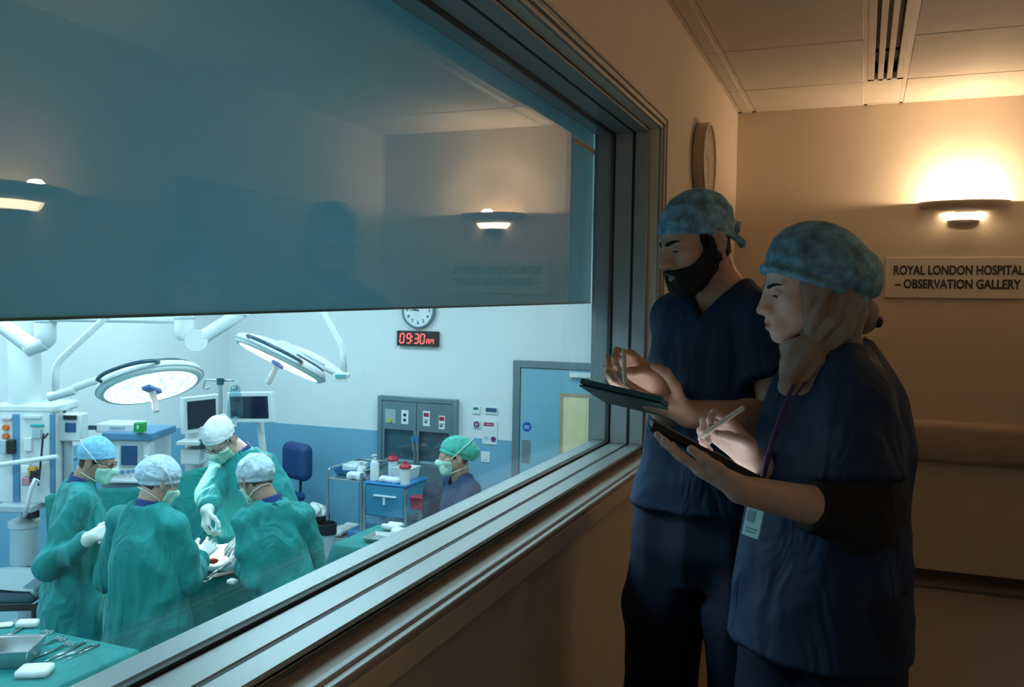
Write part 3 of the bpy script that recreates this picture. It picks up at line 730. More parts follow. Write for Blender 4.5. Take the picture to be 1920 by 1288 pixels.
        for a in range(3):
            for u in (0, 1):
                for v in (0, 1):
                    p0 = [0, 0, 0]; oth = [j for j in range(3) if j != a]; p0[oth[0]] = u; p0[oth[1]] = v; p1 = list(p0); p1[a] = 1
                    f0 = C[tuple(p0)]; f1 = C[tuple(p1)]; mk = (f0 < 0) != (f1 < 0)
                    t = np.where(mk, f0 / np.where(mk, f0 - f1, 1), 0)
                    e = np.zeros((len(act), 3)); e[:, oth[0]] = u; e[:, oth[1]] = v; e[:, a] = t
                    acc += e * mk[:, None]; cnt += mk
        V = (act + acc / np.maximum(cnt, 1)[:, None]) * s.h + np.array([s.ax[0][0], s.ax[1][0], s.ax[2][0]])
        fs = []
        for a in range(3):
            b, c = [(1, 2), (2, 0), (0, 1)][a]
            s0 = [slice(None)] * 3; s1 = [slice(None)] * 3; s0[a] = slice(0, -1); s1[a] = slice(1, None)
            ch = ins[tuple(s0)] != ins[tuple(s1)]
            e = np.argwhere(ch)
            e = e[(e[:, b] > 0) & (e[:, c] > 0) & (e[:, b] < [nx, ny, nz][b] - 1) & (e[:, c] < [nx, ny, nz][c] - 1)]
            if len(e) == 0: continue
            def at(db, dc):
                q = e.copy(); q[:, b] += db; q[:, c] += dc; return idx[q[:, 0], q[:, 1], q[:, 2]]
            q = np.stack([at(-1, -1), at(0, -1), at(0, 0), at(-1, 0)], 1)
            fl = ins[e[:, 0], e[:, 1], e[:, 2]]
            q[~fl] = q[~fl][:, ::-1]
            fs.append(q)
        Q = np.concatenate(fs) if fs else np.zeros((0, 4), int)
        Q = Q[(Q >= 0).all(1)]
        for _ in range(smooth): V = relax(V, Q)
        return V, Q
def relax(V, Q, w=0.5):
    acc = np.zeros_like(V); cnt = np.zeros(len(V))
    for i in range(4):
        for j in ((i + 1) % 4, (i + 3) % 4):
            for ax in range(3): acc[:, ax] += np.bincount(Q[:, i], V[Q[:, j], ax], len(V))
            cnt += np.bincount(Q[:, i], minlength=len(V))
    return V * (1 - w) + w * acc / np.maximum(cnt, 1)[:, None]
def normals(V, Q):
    n = np.cross(V[Q[:, 2]] - V[Q[:, 0]], V[Q[:, 3]] - V[Q[:, 1]]); N = np.zeros_like(V)
    for i in range(4):
        for ax in range(3): N[:, ax] += np.bincount(Q[:, i], n[:, ax], len(V))
    return N / (np.linalg.norm(N, axis=1)[:, None] + 1e-12)
def _hash(i, j, k):
    h = (i.astype(np.int64) * 374761393 + j.astype(np.int64) * 668265263 + k.astype(np.int64) * 2147483647) & 0x7fffffff
    h = ((h ^ (h >> 13)) * 1274126177) & 0x7fffffff
    return ((h ^ (h >> 16)) & 0xffff) / 65535.0 * 2 - 1
def vnoise(P):
    """smooth lattice noise in -1..1"""
    I = np.floor(P).astype(np.int64); f = P - I; f = f * f * (3 - 2 * f); r = 0
    for dx in (0, 1):
        for dy in (0, 1):
            for dz in (0, 1):
                wt = (f[:, 0] if dx else 1 - f[:, 0]) * (f[:, 1] if dy else 1 - f[:, 1]) * (f[:, 2] if dz else 1 - f[:, 2])
                r = r + wt * _hash(I[:, 0] + dx, I[:, 1] + dy, I[:, 2] + dz)
    return r
def ridge(P): return 1 - 2 * np.abs(vnoise(P))
def folds(V, Q, amp=0.008, fx=9.0, fz=2.2, seed=0.0, fine=0.3, inner=None):
    """hanging cloth: ridges that run mostly downwards, warped"""
    N_ = normals(V, Q); W = V + seed * 3.7
    if inner is not None: N_ = np.where(inner[:, None], -N_, N_)
    wob = vnoise(W * 3.1)[:, None] * 0.12 * np.array([1, 1, 0])
    P = (W + wob) * np.array([fx, fx, fz])
    D_ = np.stack([(W[:, 0] + W[:, 1]) * fx * .9 + W[:, 2] * fx * .8, (W[:, 0] - W[:, 1]) * fx * .5, W[:, 2] * fx * .7 - W[:, 0] * fx * .5], 1)
    d = ridge(P) * .75 + ridge(P * 1.9 + 5) * fine + vnoise(W * 5.0 + 9) * .35 + ridge(D_ + 3) * .45
    return V + N_ * (d * amp)[:, None]
def raw(name, V, Q, m_, parent=None, smooth=True, world=True, colors=None):
    V = np.asarray(V, float)
    if parent is not None and world:
        r = parent
        while r.parent is not None: r = r.parent
        V = (V - np.array(r.location)) @ rotz(r.rotation_euler[2])
    me = bpy.data.meshes.new(name)
    Q = np.asarray(Q); me.vertices.add(len(V)); me.vertices.foreach_set('co', V.astype(np.float32).ravel())
    me.loops.add(Q.size); me.loops.foreach_set('vertex_index', Q.astype(np.int32).ravel())
    me.polygons.add(len(Q)); me.polygons.foreach_set('loop_start', np.arange(0, Q.size, Q.shape[1], dtype=np.int32))
    try: me.polygons.foreach_set('loop_total', np.full(len(Q), Q.shape[1], np.int32))
    except Exception: pass
    me.update(calc_edges=True); me.validate()
    if colors is not None:
        ca = me.color_attributes.new('Col', 'FLOAT_COLOR', 'POINT')
        ca.data.foreach_set('color', np.hstack([colors, np.ones((len(V), 1))]).astype(np.float32).ravel())
    return finish(name, me, m_, parent, smooth)
def lerp(a, b, t): return np.asarray(a, float) * (1 - t) + np.asarray(b, float) * t
def join(parts):
    Vs, Qs, o = [], [], 0
    for V, Q in parts: Vs.append(V); Qs.append(Q + o); o += len(V)
    return np.concatenate(Vs), np.concatenate(Qs)

# ------------------------------------------------------------------ hands
FING = [((.084, .030), (.044, .026, .021), .0088), ((.088, .009), (.049, .030, .022), .0090), ((.085, -.012), (.045, .028, .022), .0085), ((.078, -.031), (.034, .021, .019), .0076)]
def hand_frame(x, n, side):
    """columns: finger direction, thumb direction, palm normal (side the palm faces)"""
    x = np.asarray(x, float); x = x / np.linalg.norm(x); n = np.asarray(n, float); n = n - x * (x @ n); n /= np.linalg.norm(n)
    t = np.cross(n, x) if side == 'L' else np.cross(x, n)
    return np.column_stack([x, t, n])
def hand_prims(w_, Fm, curls, thumb=((.55, .65, .35), (.75, .35, .45), (.9, .1, .3)), s=1.0, spread=.10, inflate=0.0):
    """list of capsules; w_ the wrist; curls: per finger three bend angles in degrees"""
    T = lambda p: np.asarray(w_) + Fm @ (np.asarray(p, float) * s)
    pr = []; tips = []
    for (mx, my) in [(f[0][0], f[0][1]) for f in FING]:
        pr.append((T((.008, my * .55, 0)), T((mx, my, 0)), .0155 * s + inflate, .0118 * s + inflate, .012))
    pr.append((T((.015, .018, .006)), T((.06, .022, .006)), .016 * s + inflate, .012 * s + inflate, .014))
    for fi, (base, ln, r) in enumerate(FING):
        a = 0.0; p = np.array([base[0], base[1], 0.0]); sp = (1.5 - fi) * spread
        for j in range(3):
            a += math.radians(curls[fi][j]); dr_ = np.array([math.cos(a) * math.cos(sp), math.cos(a) * math.sin(sp), math.sin(a)])
            q = p + dr_ * ln[j]; pr.append((T(p), T(q), (r - .0007 * j) * s + inflate, (r - .0007 * (j + 1)) * s + inflate, .004)); p = q
        tips.append((T(p), Fm @ dr_, r * s))
    p = np.array([.022, .026, .006]); ln = (.046, .034, .027); rr = (.0135, .0105, .0098, .0085)
    for j in range(3):
        d = np.asarray(thumb[j], float); d = d / np.linalg.norm(d); q = p + d * ln[j]
        pr.append((T(p), T(q), rr[j] * s + inflate, rr[j + 1] * s + inflate, .006 if j else .014)); p = q
    tips.append((T(p), Fm @ d, .0095 * s))
    return pr, tips
# ================================================================== THE OPERATING ROOM: equipment
m_orw = mat('equipment_white', (.74, .77, .78), .35, var=.03)
m_org = mat('equipment_grey', (.42, .50, .54), .4, var=.04)
m_orb = mat('equipment_blue_trim', (.10, .27, .44), .4)
m_orn = mat('seat_navy', (.012, .05, .17), .6)
m_scr = mat('dark_screen', (.010, .022, .045), .12, spec=.5)
m_drape = mat('drape_green', (.006, .21, .205), .75, var=.15, scale=4, bump=.7, bscale=8, bdist=.03, dist=1.0)
m_gauze = mat('gauze_white', (.80, .82, .82), .8, var=.05, bump=.2, bscale=80)
m_bluep = mat('blue_plastic', (.02, .22, .50), .35)
m_blkm = mat('dark_rail', (.03, .085, .12), .35)
def W3(z, px, py): return on(px, py, 'z', z)

# ---------------- surgical lamps
m_lens = mat('lamp_lens', (.9, .92, .95), .3, emit=(1.0, .97, .98), estr=5.0)
nt = m_lens.node_tree; N = nt.nodes; L = nt.links
vo = N.new('ShaderNodeTexVoronoi'); vo.inputs['Scale'].default_value = 16; vo.feature = 'DISTANCE_TO_EDGE'
tcx = N.new('ShaderNodeTexCoord'); L.new(tcx.outputs['Object'], vo.inputs['Vector'])
mr = N.new('ShaderNodeMapRange'); mr.inputs['From Max'].default_value = .08; mr.inputs['To Min'].default_value = .55; mr.inputs['To Max'].default_value = 1.25
L.new(vo.outputs['Distance'], mr.inputs['Value']); L.new(mr.outputs['Result'], N['Principled BSDF'].inputs['Emission Strength'])
def surgical_lamp(label, c, n, arm_pts, side, yoke_to, r=.31, aim=None, power=120):
    c = np.asarray(c, float); n = np.asarray(n, float); n /= np.linalg.norm(n)      # n: the way the light shines
    R = frame(-n, side)                                                        # local z away from the light
    s = thing('surgical_lamp', label, 'surgical lamp', tuple(c - [0, 0, .25]), 0, 'surgical lamps over the table')
    T = lambda p: c + R @ np.asarray(p, float)
    obj('housing', M().lathe([(r - .025, -.004), (r - .008, -.006), (r + .012, .010), (r + .016, .035), (r + .004, .058), (r * .86, .078), (r * .6, .104), (r * .3, .120), (0, .124)], c, R, 48), m_orw, s, smooth=.8)
    obj('lens', M().lathe([(0, -.008), (r - .030, -.008), (r - .026, -.003)], c, R, 48, caps=False), m_lens, s)
    obj('rim_ring', M().tube([T(((r + .014) * math.cos(t), (r + .014) * math.sin(t), .022)) for t in np.linspace(0, 2 * PI, 49)[:-1]], .007, 8, closed=True), m_org, s, smooth=True)
    for a0 in (-.62, PI - .62):
        k = 14; pts = []
        for i in range(k + 1):
            t = a0 + 1.24 * i / k; e = math.sin(PI * i / k) ** .35; pts.append(T(((r + .012 + .065 * e) * math.cos(t), (r + .012 + .065 * e) * math.sin(t), .045)))
        obj('grip_rail', M().tube(pts, .012, 8), m_blkm, s, smooth=True)
    obj('seam_band', M().tube([T(((r * .90) * math.cos(t), (r * .90) * math.sin(t), .074)) for t in np.linspace(.5, PI - .5, 20)], .010, 8), m_blkm, s, smooth=True)
    h0 = obj('handle', M().lathe([(.020, -.02), (.020, -.10), (.024, -.145), (.018, -.165), (0, -.167)], c, R, 20), mat('handle_pinkish', (.74, .66, .67), .4), s)
    obj('handle_base', M().box(T((0, 0, -.016)), (.17, .055, .028), R), mat('handle_base_blue', (.08, .20, .55), .35), h0, bevel=.006)
    y0, y1 = T((0, .0, .118)), np.asarray(yoke_to, float)
    mid = lerp(y0, y1, .55) + R[:, 2] * .05
    ts = np.linspace(0, 1, 10)
    obj('yoke', M().tube([(1 - t) ** 2 * y0 + 2 * t * (1 - t) * mid + t * t * y1 for t in ts], .024, 12), m_orw, s, smooth=True)
    obj('yoke_boss', M().lathe([(.07, .10), (.065, .135), (.03, .145), (0, .146)], c, R, 24), m_orw, s)
    obj('joint', M().cyl(y1 - (y1 - y0) / np.linalg.norm(y1 - y0) * .08, y1 + (y1 - y0) / np.linalg.norm(y1 - y0) * .09, .030, n=20), m_orw, s)
    sm = [np.asarray(arm_pts[0], float)]
    for i in range(1, len(arm_pts) - 1):
        a, b_, c_ = (np.asarray(q, float) for q in arm_pts[i - 1:i + 2])
        for t in np.linspace(0, 1, 6): sm.append((1 - t) ** 2 * lerp(b_, a, .25) + 2 * t * (1 - t) * b_ + t * t * lerp(b_, c_, .25))
    sm.append(np.asarray(arm_pts[-1], float))
    obj('suspension_arm', M().tube(sm, .022, 12), m_orw, s, smooth=True)
    e = np.asarray(arm_pts[-1], float)
    obj('ceiling_flange', M().cyl((e[0], e[1], CEIL_OR - .06), (e[0], e[1], CEIL_OR), .10, n=24), m_orw, s)
    l = bpy.data.lights.new('surgical_lamp_light', 'SPOT'); l.energy = power; l.color = (.95, 1.0, .98); l.spot_size = math.radians(44); l.spot_blend = .8; l.shadow_soft_size = .20
    lo = bpy.data.objects.new('surgical_lamp_light', l); COL.objects.link(lo); lo.parent = s
    d = (np.asarray(aim) - c) if aim is not None else n
    q = Vector(d).to_track_quat('-Z', 'Y'); lo.rotation_euler = q.to_euler(); lo.location = tuple(c + n * .03 - np.array(s.location))
    return s
AIM = on(405, 1040, 'z', .05)
cL = dep(284, 726, 5.6)
surgical_lamp('left surgical lamp, lit disc tipped towards the window', cL, cdir(.30, -.92, -.26), [dep(104, 735, 5.62), dep(104, 682, 5.62), dep(182, 610, 5.62), on(300, 505, 'z', CEIL_OR - .02) if False else dep(262, 536, 5.62)], cdir(1, .33, 0), dep(118, 737, 5.62), .305, AIM, 620)
cR = dep(523, 679, 6.0)
surgical_lamp('right surgical lamp, lit disc tipped away from its arm', cR, cdir(-.42, -.88, -.20), [dep(645, 698, 6.0), dep(642, 652, 6.0), dep(606, 586, 6.0), dep(575, 530, 6.0)], cdir(1, -.47, 0), dep(630, 697, 6.0), .315, AIM, 560)
sl = bpy.data.objects['surgical_lamp.001']
obj('name_plate', M().box(dep(638, 708, 5.96), (.10, .012, .05), np.column_stack([cdir(1, 0, 0), cdir(0, 0, 1), cdir(0, 1, 0)])), m_orw, sl, bevel=.004)
obj('name_plate_print', M().box(dep(639, 705, 5.94), (.075, .003, .020), np.column_stack([cdir(1, 0, 0), cdir(0, 0, 1), cdir(0, 1, 0)])), mat('plate_teal', (.08, .30, .36), .4), sl)

# ---------------- ceiling boom
bm = thing('ceiling_boom', 'white jointed ceiling boom arm spanning above the surgical lamps', 'ceiling boom', tuple(dep(215, 600, 6.1)))
k0, k1 = dep(85, 590, 6.1), dep(345, 584, 6.1)
obj('cross_beam', M().box((k0 + k1) / 2, (np.linalg.norm(k1 - k0), .11, .13), frame([0, 0, 1], np.cross([0, 0, 1], k1 - k0))), m_orw, bm, bevel=.02)
for nm, k_, dn in (('knuckle', k0, .22), ('knuckle', k1, .20)):
    obj(nm, M().lathe([(0, -dn), (.04, -dn + .002), (.065, -dn + .03), (.07, -dn + .09), (.072, .05), (.06, .07), (0, .07)], k_, None, 24), m_orw, bm)
    obj('knuckle_ring', M().lathe([(.0735, -.052), (.0745, -.05), (.0745, -.04), (.0735, -.038)], k_, None, 24), m_org, bm)
a = dep(62, 652, 6.1); b_ = dep(-30, 585, 6.1)
obj('spring_arm', M().cyl(a, b_, .06, .05, n=18), m_orw, bm); obj('elbow_joint', M().cyl(dep(85, 640, 6.1), dep(50, 655, 6.1), .062, .055, n=18), m_orw, bm)
a = dep(368, 640, 6.08); b_ = dep(455, 585, 6.08)
obj('spring_arm', M().cyl(a, b_, .052, .045, n=18), m_orw, bm)
obj('pivot_disc', M().cyl(dep(368, 638, 6.02), dep(368, 638, 6.16), .075, n=24), m_orw, bm)
obj('ceiling_column', M().cyl((k0[0], k0[1], k0[2]), (k0[0], k0[1], CEIL_OR), .07, n=20), m_orw, bm)
obj('ceiling_column', M().cyl((b_[0], b_[1], b_[2] - .02), (b_[0], b_[1], CEIL_OR), .05, n=20), m_orw, bm)

# ---------------- anaesthesia pendant and machine at left
pd = thing('equipment_pendant', 'white ceiling-hung equipment pendant with orange sockets at far left', 'medical pendant', tuple(dep(50, 960, 6.6)))
ctop = dep(46, 770, 6.6)
obj('column', M().cyl((ctop[0], ctop[1], ctop[2]), (ctop[0], ctop[1], CEIL_OR), .115, n=24), m_orw, pd)
er, eu, ef = cdir(1, 0, 0), np.array([0, 0, 1.0]), cdir(0, 0, 1)
er = er - eu * (er @ eu); er /= np.linalg.norm(er); ef = np.cross(eu, er); RV = np.column_stack([er, ef, eu])
def vb(px0, py0, px1, py1, d, th):
    """box facing the window: pixel rectangle at depth d, thickness th"""
    c = dep((px0 + px1) / 2, (py0 + py1) / 2, d); return c + ef * th / 2, (abs(px1 - px0) * d / FPX, th, abs(py1 - py0) * d / FPX)
c, s_ = vb(-10, 768, 98, 945, 6.5, .32); obj('cabinet', M().box(c, s_, RV), m_orw, pd, bevel=.015)
c, s_ = vb(-14, 758, 102, 775, 6.48, .38); obj('top_cover', M().box(c, s_, RV), m_orw, pd, bevel=.02)
for x0, x1 in ((23, 36), (93, 101)):
    c, s_ = vb(x0, 776, x1, 945, 6.49, .03); obj('corner_trim', M().box(c, s_, RV), m_orb, pd, bevel=.004)
for y in (801, 817):
    q = dep(13, y, 6.49); obj('gas_socket', M().cyl(q, q - ef * .03, .021, n=18), mat('socket_orange', (.80, .16, .03), .4), pd)
for x0, y0, x1, y1, m_ in ((42, 779, 76, 785, m_orw), (2, 783, 20, 788, mat('panel_pinkish', (.6, .5, .52), .4)), (56, 796, 80, 800, mat('slot_teal', (.02, .4, .42), .4)), (60, 806, 76, 822, m_org), (44, 822, 58, 846, m_orw)):
    c, s_ = vb(x0, y0, x1, y1, 6.47, .03); obj('panel', M().box(c, s_, RV), m_, pd, bevel=.003)
c, s_ = vb(-10, 948, 60, 962, 6.4, .40); obj('base_tray', M().box(c, s_, RV), m_org, pd, bevel=.01)
ra, rb = dep(-6, 872, 6.40), dep(108, 856, 6.40)
obj('equipment_rail', M().tube([ra, rb], .018, 12), m_orw, pd)
for x, m_ in ((46, m_gauze), (58, mat('item_amber', (.65, .30, .02), .5)), (47, mat('item_pink', (.55, .22, .28), .5)), (62, m_black)):
    y = {46: 880, 58: 884, 47: 903, 62: 890}[x]; w_ = 7
    c, s_ = vb(x - w_, y - 8, x + w_, y + 8, 6.38, .05); obj('clipped_pack', M().box(c, s_, RV), m_, pd, bevel=.006)
obj('stethoscope_hose', M().tube([dep(82, 813, 6.44), dep(80, 825, 6.44), dep(78, 850, 6.43), dep(75, 880, 6.44), dep(72, 910, 6.46)], .007, 8), m_black, pd, smooth=True)
obj('hook', M().tube([dep(82, 822, 6.44), dep(86, 818, 6.44), dep(90, 812, 6.44)], .007, 8), m_black, pd, smooth=True)
obj('breathing_hose', M().tube([dep(75, 905, 6.36), dep(66, 898, 6.34), dep(58, 915, 6.32), dep(52, 945, 6.32), dep(46, 968, 6.34)], .014, 10), m_orw, pd, smooth=True)
for x in (-2, 12): 
    c, s_ = vb(x, 825, x + 12, 852, 6.44, .05); obj('flow_meter', M().box(c, s_, RV), m_org if x < 0 else m_black, pd, bevel=.008)

mn = thing('patient_monitor', 'small white patient monitor with blue screen beside the pendant', 'monitor', tuple(dep(125, 826, 6.7)))
c, s_ = vb(103, 776, 152, 828, 6.6, .12); obj('housing', M().box(c, s_, RV), m_orw, mn, bevel=.012)
c, s_ = vb(122, 793, 141, 810, 6.59, .012); obj('screen', M().box(c, s_, RV), mat('monitor_blue', (.02, .09, .22), .15), mn)
c, s_ = vb(118, 779, 142, 787, 6.58, .02); obj('black_panel', M().box(c, s_, RV), m_black, mn, bevel=.003)
q = dep(120, 776, 6.66); obj('antenna', M().cyl(q, q + [0, 0, .05], .016, n=12), m_blkm, mn)
q = dep(127, 828, 6.66); obj('post', M().cyl(q + [0, 0, .01], (q[0], q[1], F_OR + .02), .030, n=16), m_org, mn); obj('base_plate', M().cyl((q[0], q[1], F_OR), (q[0], q[1], F_OR + .03), .20, n=24), m_org, mn)

an = thing('anaesthesia_machine', 'white and blue anaesthesia workstation with square screen behind the team', 'anaesthesia machine', (dep(245, 900, 7.0)[0], dep(245, 900, 7.0)[1], F_OR))
c, s_ = vb(196, 822, 280, 900, 6.9, .45); obj('console', M().box(c, s_, RV), m_orw, an, bevel=.012)
c, s_ = vb(190, 812, 285, 826, 6.86, .50); obj('blue_shelf', M().box(c, s_, RV), m_orb, an, bevel=.008)
c, s_ = vb(224, 832, 266, 876, 6.885, .02); obj('screen_bezel', M().box(c, s_, RV), m_org, an, bevel=.004)
c, s_ = vb(227, 836, 256, 872, 6.875, .012); obj('screen', M().box(c, s_, RV), mat('screen_deep_blue', (.01, .06, .16), .12), an)
for i, x in enumerate((218, 230, 241, 252)):
    q = dep(x, 886 - i, 6.9); obj('knob', M().cyl(q, q - ef * .025, .014, n=14), m_orb, an)
c, s_ = vb(182, 900, 290, 906, 6.78, .50); obj('work_surface', M().box(c, s_, RV), m_orw, an, bevel=.006)
c, s_ = vb(190, 907, 282, 1010, 6.92, .42); obj('drawer_unit', M().box(c, s_, RV), m_org, an, bevel=.01)
for y in (928, 952, 976):
    c, s_ = vb(196, y - 10, 276, y + 10, 6.905, .02); o = obj('drawer', M().box(c, s_, RV), m_orw, an, bevel=.004)
    obj('drawer_pull', M().box(dep(236, y - 4, 6.89), (.14, .02, .015), RV), m_org, o)
q = dep(236, 1010, 7.1)
obj('plinth', M().box((q[0], q[1], (q[2] + F_OR) / 2 + .03), (.34, .36, q[2] - F_OR - .06), RV), m_org, an)
for dx in (-.15, .15):
    for dy in (-.15, .15):
        w0 = q + er * dx + ef * dy; obj('castor', M().cyl(np.array([w0[0], w0[1], F_OR + .035]) - er * .012, np.array([w0[0], w0[1], F_OR + .035]) + er * .012, .035, n=14), m_black, an)
top = thing('equipment_module', 'long white equipment module on top of the anaesthesia machine', 'equipment', tuple(dep(215, 812, 6.95)))
c, s_ = vb(178, 795, 252, 811.5, 6.95, .25); obj('case', M().box(c, s_, RV), m_orw, top, bevel=.01)
c, s_ = vb(165, 798, 180, 806, 6.94, .03); obj('dark_window', M().box(c, s_, RV), m_blkm, top)
c, s_ = vb(205, 799, 232, 803, 6.94, .012); obj('slot', M().box(c, s_, RV), m_org, top)
gt = thing('green_carrier', 'small green carrier with a white symbol on the workstation shelf', 'box', tuple(dep(259, 811, 6.85)))
c, s_ = vb(250, 793, 268, 811, 6.82, .08); obj('box_body', M().box(c, s_, RV), mat('carrier_green', (.01, .33, .06), .4), gt, bevel=.006)
c, s_ = vb(256.5, 797, 260, 804, 6.815, .01); obj('white_symbol', M().box(c, s_, RV), m_white, gt)

# ---------------- two display monitors on a stand, drip stand
def display(label, x0, y0l, y0r, x1, y1l, y1r, d0, d1, group):
    P = [dep(x0, y0l, d0), dep(x1, y0r, d1), dep(x1, y1r, d1), dep(x0, y1l, d0)]
    c = sum(P) / 4; t = thing('display_monitor', label, 'monitor', tuple(c), 0, group)
    u = (P[1] - P[0] + P[2] - P[3]) / 2; v = (P[0] - P[3] + P[1] - P[2]) / 2; lu, lv = np.linalg.norm(u), np.linalg.norm(v); u /= lu; v = np.array([0, 0, 1.0]); n = np.cross(u, v); n /= np.linalg.norm(n); v = np.cross(n, u)
    R = np.column_stack([u, n, v])
    nn = -n if n @ ef > 0 else n
    obj('bezel', M().box(c - nn * .02, (lu, .05, lv), R), m_orw, t, bevel=.008)
    obj('screen', M().box(c + nn * .006, (lu - .07, .004, lv - .07), R), m_scr, t)
    return t, c, nn
t1, c1_, n1_ = display('left dark display monitor, turned to the right, behind drip stand', 343, 746, 738, 411, 815, 806, 7.0, 7.25, 'dark display monitors')
t2, c2_, n2_ = display('right dark display monitor behind the hanging drip bag', 427, 735, 735, 510, 793, 792, 7.45, 7.25, 'dark display monitors')
obj('arm', M().tube([c2_ - n2_ * .05, c2_ - n2_ * .12 - [0, 0, .1], c2_ - n2_ * .16 - [0, 0, .35], np.array([c2_[0], c2_[1], F_OR + .9]) - n2_ * .2], .03, 10), m_orw, t2, smooth=True)
q2 = c2_ - n2_ * .2
obj('stand_column', M().cyl((q2[0], q2[1], F_OR + .05), (q2[0], q2[1], F_OR + 1.0), .035, n=16), m_orw, t2); obj('stand_base', M().cyl((q2[0], q2[1], F_OR), (q2[0], q2[1], F_OR + .05), .22, n=24), m_org, t2)
q1 = c1_ - n1_ * .06
obj('stand_column', M().box((q1[0], q1[1], (F_OR + .03 + q1[2] - .1) / 2), (.16, .12, q1[2] - .13 - F_OR), RV), m_orw, t1, bevel=.01)
obj('stand_base', M().box((q1[0], q1[1], F_OR + .025), (.45, .40, .05), RV), m_org, t1, bevel=.015)
c, s_ = vb(330, 828, 372, 836, 6.9, .22); obj('keyboard_shelf', M().box(c, s_, RV), m_orw, t1, bevel=.006)
c, s_ = vb(372, 824, 402, 842, 6.95, .10); obj('dark_module', M().box(c, s_, RV), m_blkm, t1, bevel=.006)
c, s_ = vb(338, 843, 375, 872, 6.95, .20); obj('module', M().box(c, s_, RV), m_orw, t1, bevel=.01)

iv = thing('drip_stand', 'steel drip stand with two hooks and a clear bag behind surgeon', 'drip stand', (dep(413, 760, 6.72)[0], dep(413, 760, 6.72)[1], F_OR))
tp = dep(413, 714, 6.72)
obj('pole', M().cyl((tp[0], tp[1], F_OR + .06), tp, .016, n=14), m_steel, iv)
obj('collar', M().cyl(tp - [0, 0, .03], tp + [0, 0, .02], .026, n=14), m_blkm, iv)
for sx_ in (-1, 1):
    o = obj('hook', M().tube([tp, tp + er * sx_ * .11 + [0, 0, .008], tp + er * sx_ * .125 - [0, 0, .03], tp + er * sx_ * .125 - [0, 0, .055], tp + er * sx_ * .105 - [0, 0, .065], tp + er * sx_ * .085 - [0, 0, .05]], .008, 8), m_steel, iv, smooth=True)
for k in range(5):
    a = 2 * PI * k / 5; e = np.array([tp[0] + 0.19 * math.cos(a), tp[1] + 0.19 * math.sin(a), F_OR + .04])
    o = obj('foot', M().tube([(tp[0], tp[1], F_OR + .08), e], .014, 8), m_steel, iv); obj('castor', M().sph(e - [0, 0, .015], .022, 10), m_black, o)
bg = dep(441, 752, 6.70)
bv_ = Vol(bg - .2, bg + .2, .008); bv_.loft([bg + [0, 0, -.13], bg + [0, 0, -.08], bg, bg + [0, 0, .12]], er, [.045, .062, .055, .035], [.02, .03, .028, .012], .01)
P, Q = bv_.mesh(2)
bg_o = thing('drip_bag', 'clear fluid bag hanging from the drip stand hook', 'drip bag', tuple(bg - [0, 0, .2]))
raw('bag', P, Q, glass_mat('bag_plastic', (.62, .80, .86), .08, .15), bg_o)
obj('hanger_loop', M().tube([bg + [0, 0, .11], bg + [0, 0, .135] + er * .01, bg + [0, 0, .16]], .004, 6), m_orw, bg_o)
obj('port', M().cyl(bg - [0, 0, .12], bg - [0, 0, .19], .012, n=12), m_orw, bg_o)

# ---------------- blue chair by the far wall
ch = thing('swivel_chair', 'navy swivel chair against the blue wall behind the surgeon', 'chair', (-4.93, 7.75, F_OR), -.35)
def rb_(c, d, r, R=None):
    v = Vol(np.array(c) - np.array(d) * .75 - .05, np.array(c) + np.array(d) * .75 + .05, .012); v.mar = .03
    c = np.array(c, float); hf = np.array(d, float) / 2 - r
    def fn(X, Y, Z):
        x, y, z = np.abs(X - c[0]) - hf[0], np.abs(Y - c[1]) - hf[1], np.abs(Z - c[2]) - hf[2]
        return np.sqrt(np.maximum(x, 0) ** 2 + np.maximum(y, 0) ** 2 + np.maximum(z, 0) ** 2) + np.minimum(np.maximum(x, np.maximum(y, z)), 0) - r
    v.put(c - np.array(d) / 2, c + np.array(d) / 2, fn); return v.mesh(1)
P, Q = rb_((0, .20, .80), (.42, .17, .40), .085); raw('backrest', P, Q, m_orn, ch, world=False)
P, Q = rb_((0.0, -.05, .45), (.44, .44, .09), .042); raw('seat', P, Q, m_orn, ch, world=False)
obj('back_stem', M().tube([(0, .05, .42), (0, .24, .44), (0, .25, .70)], .016, 8), m_black, ch, world=False, smooth=True)
obj('gas_lift', M().cyl((0, -.05, .08), (0, -.05, .42), .025, n=14), m_steel, ch, world=False)
for k in range(5):
    a = 2 * PI * k / 5 + .3; o = obj('foot', M().tube([(0, -.05, .10), (.26 * math.cos(a), -.05 + .26 * math.sin(a), .07)], .018, 8), m_black, ch, world=False); obj('castor', M().sph((.26 * math.cos(a), -.05 + .26 * math.sin(a), .03), .03, 10), m_black, o, world=False)

# ---------------- bins
def bin_(label, x, y, r, h, m_, full):
    t = thing('waste_bin', label, 'bin', (x, y, F_OR), 0, 'waste bins')
    obj('bucket', M().lathe([(0, 0), (r * .8, 0), (r, h), (r * .95, h), (r * .78, .01)], (0, 0, 0), None, 24), m_, t, world=False)
    obj('liner', M().lathe([(r * 1.03, h - .09), (r * 1.05, h + .006), (r * .93, h + .01), (r * .88, h - .05)], (0, 0, 0), None, 24), m_black, t, world=False)
    if full:
        v = Vol((-r, -r, h - .1), (r, r, h + .13), .008)
        for k in range(6): a = k * 1.05; v.ell((r * .45 * math.cos(a), r * .45 * math.sin(a), h + .01 + .02 * (k % 3)), (r * .5, r * .45, .06), None, .01)
        P, Q = v.mesh(1); N_ = normals(P, Q); raw('tissue_waste', P + N_ * (vnoise(P * 30) * .012)[:, None], Q, m_gauze, t, world=False)
    return t
fb = W3(F_OR, 590, 1040); bin_('white bin heaped with white tissue beside the steel trolley', fb[0], fb[1], .14, .40, m_orw, True)
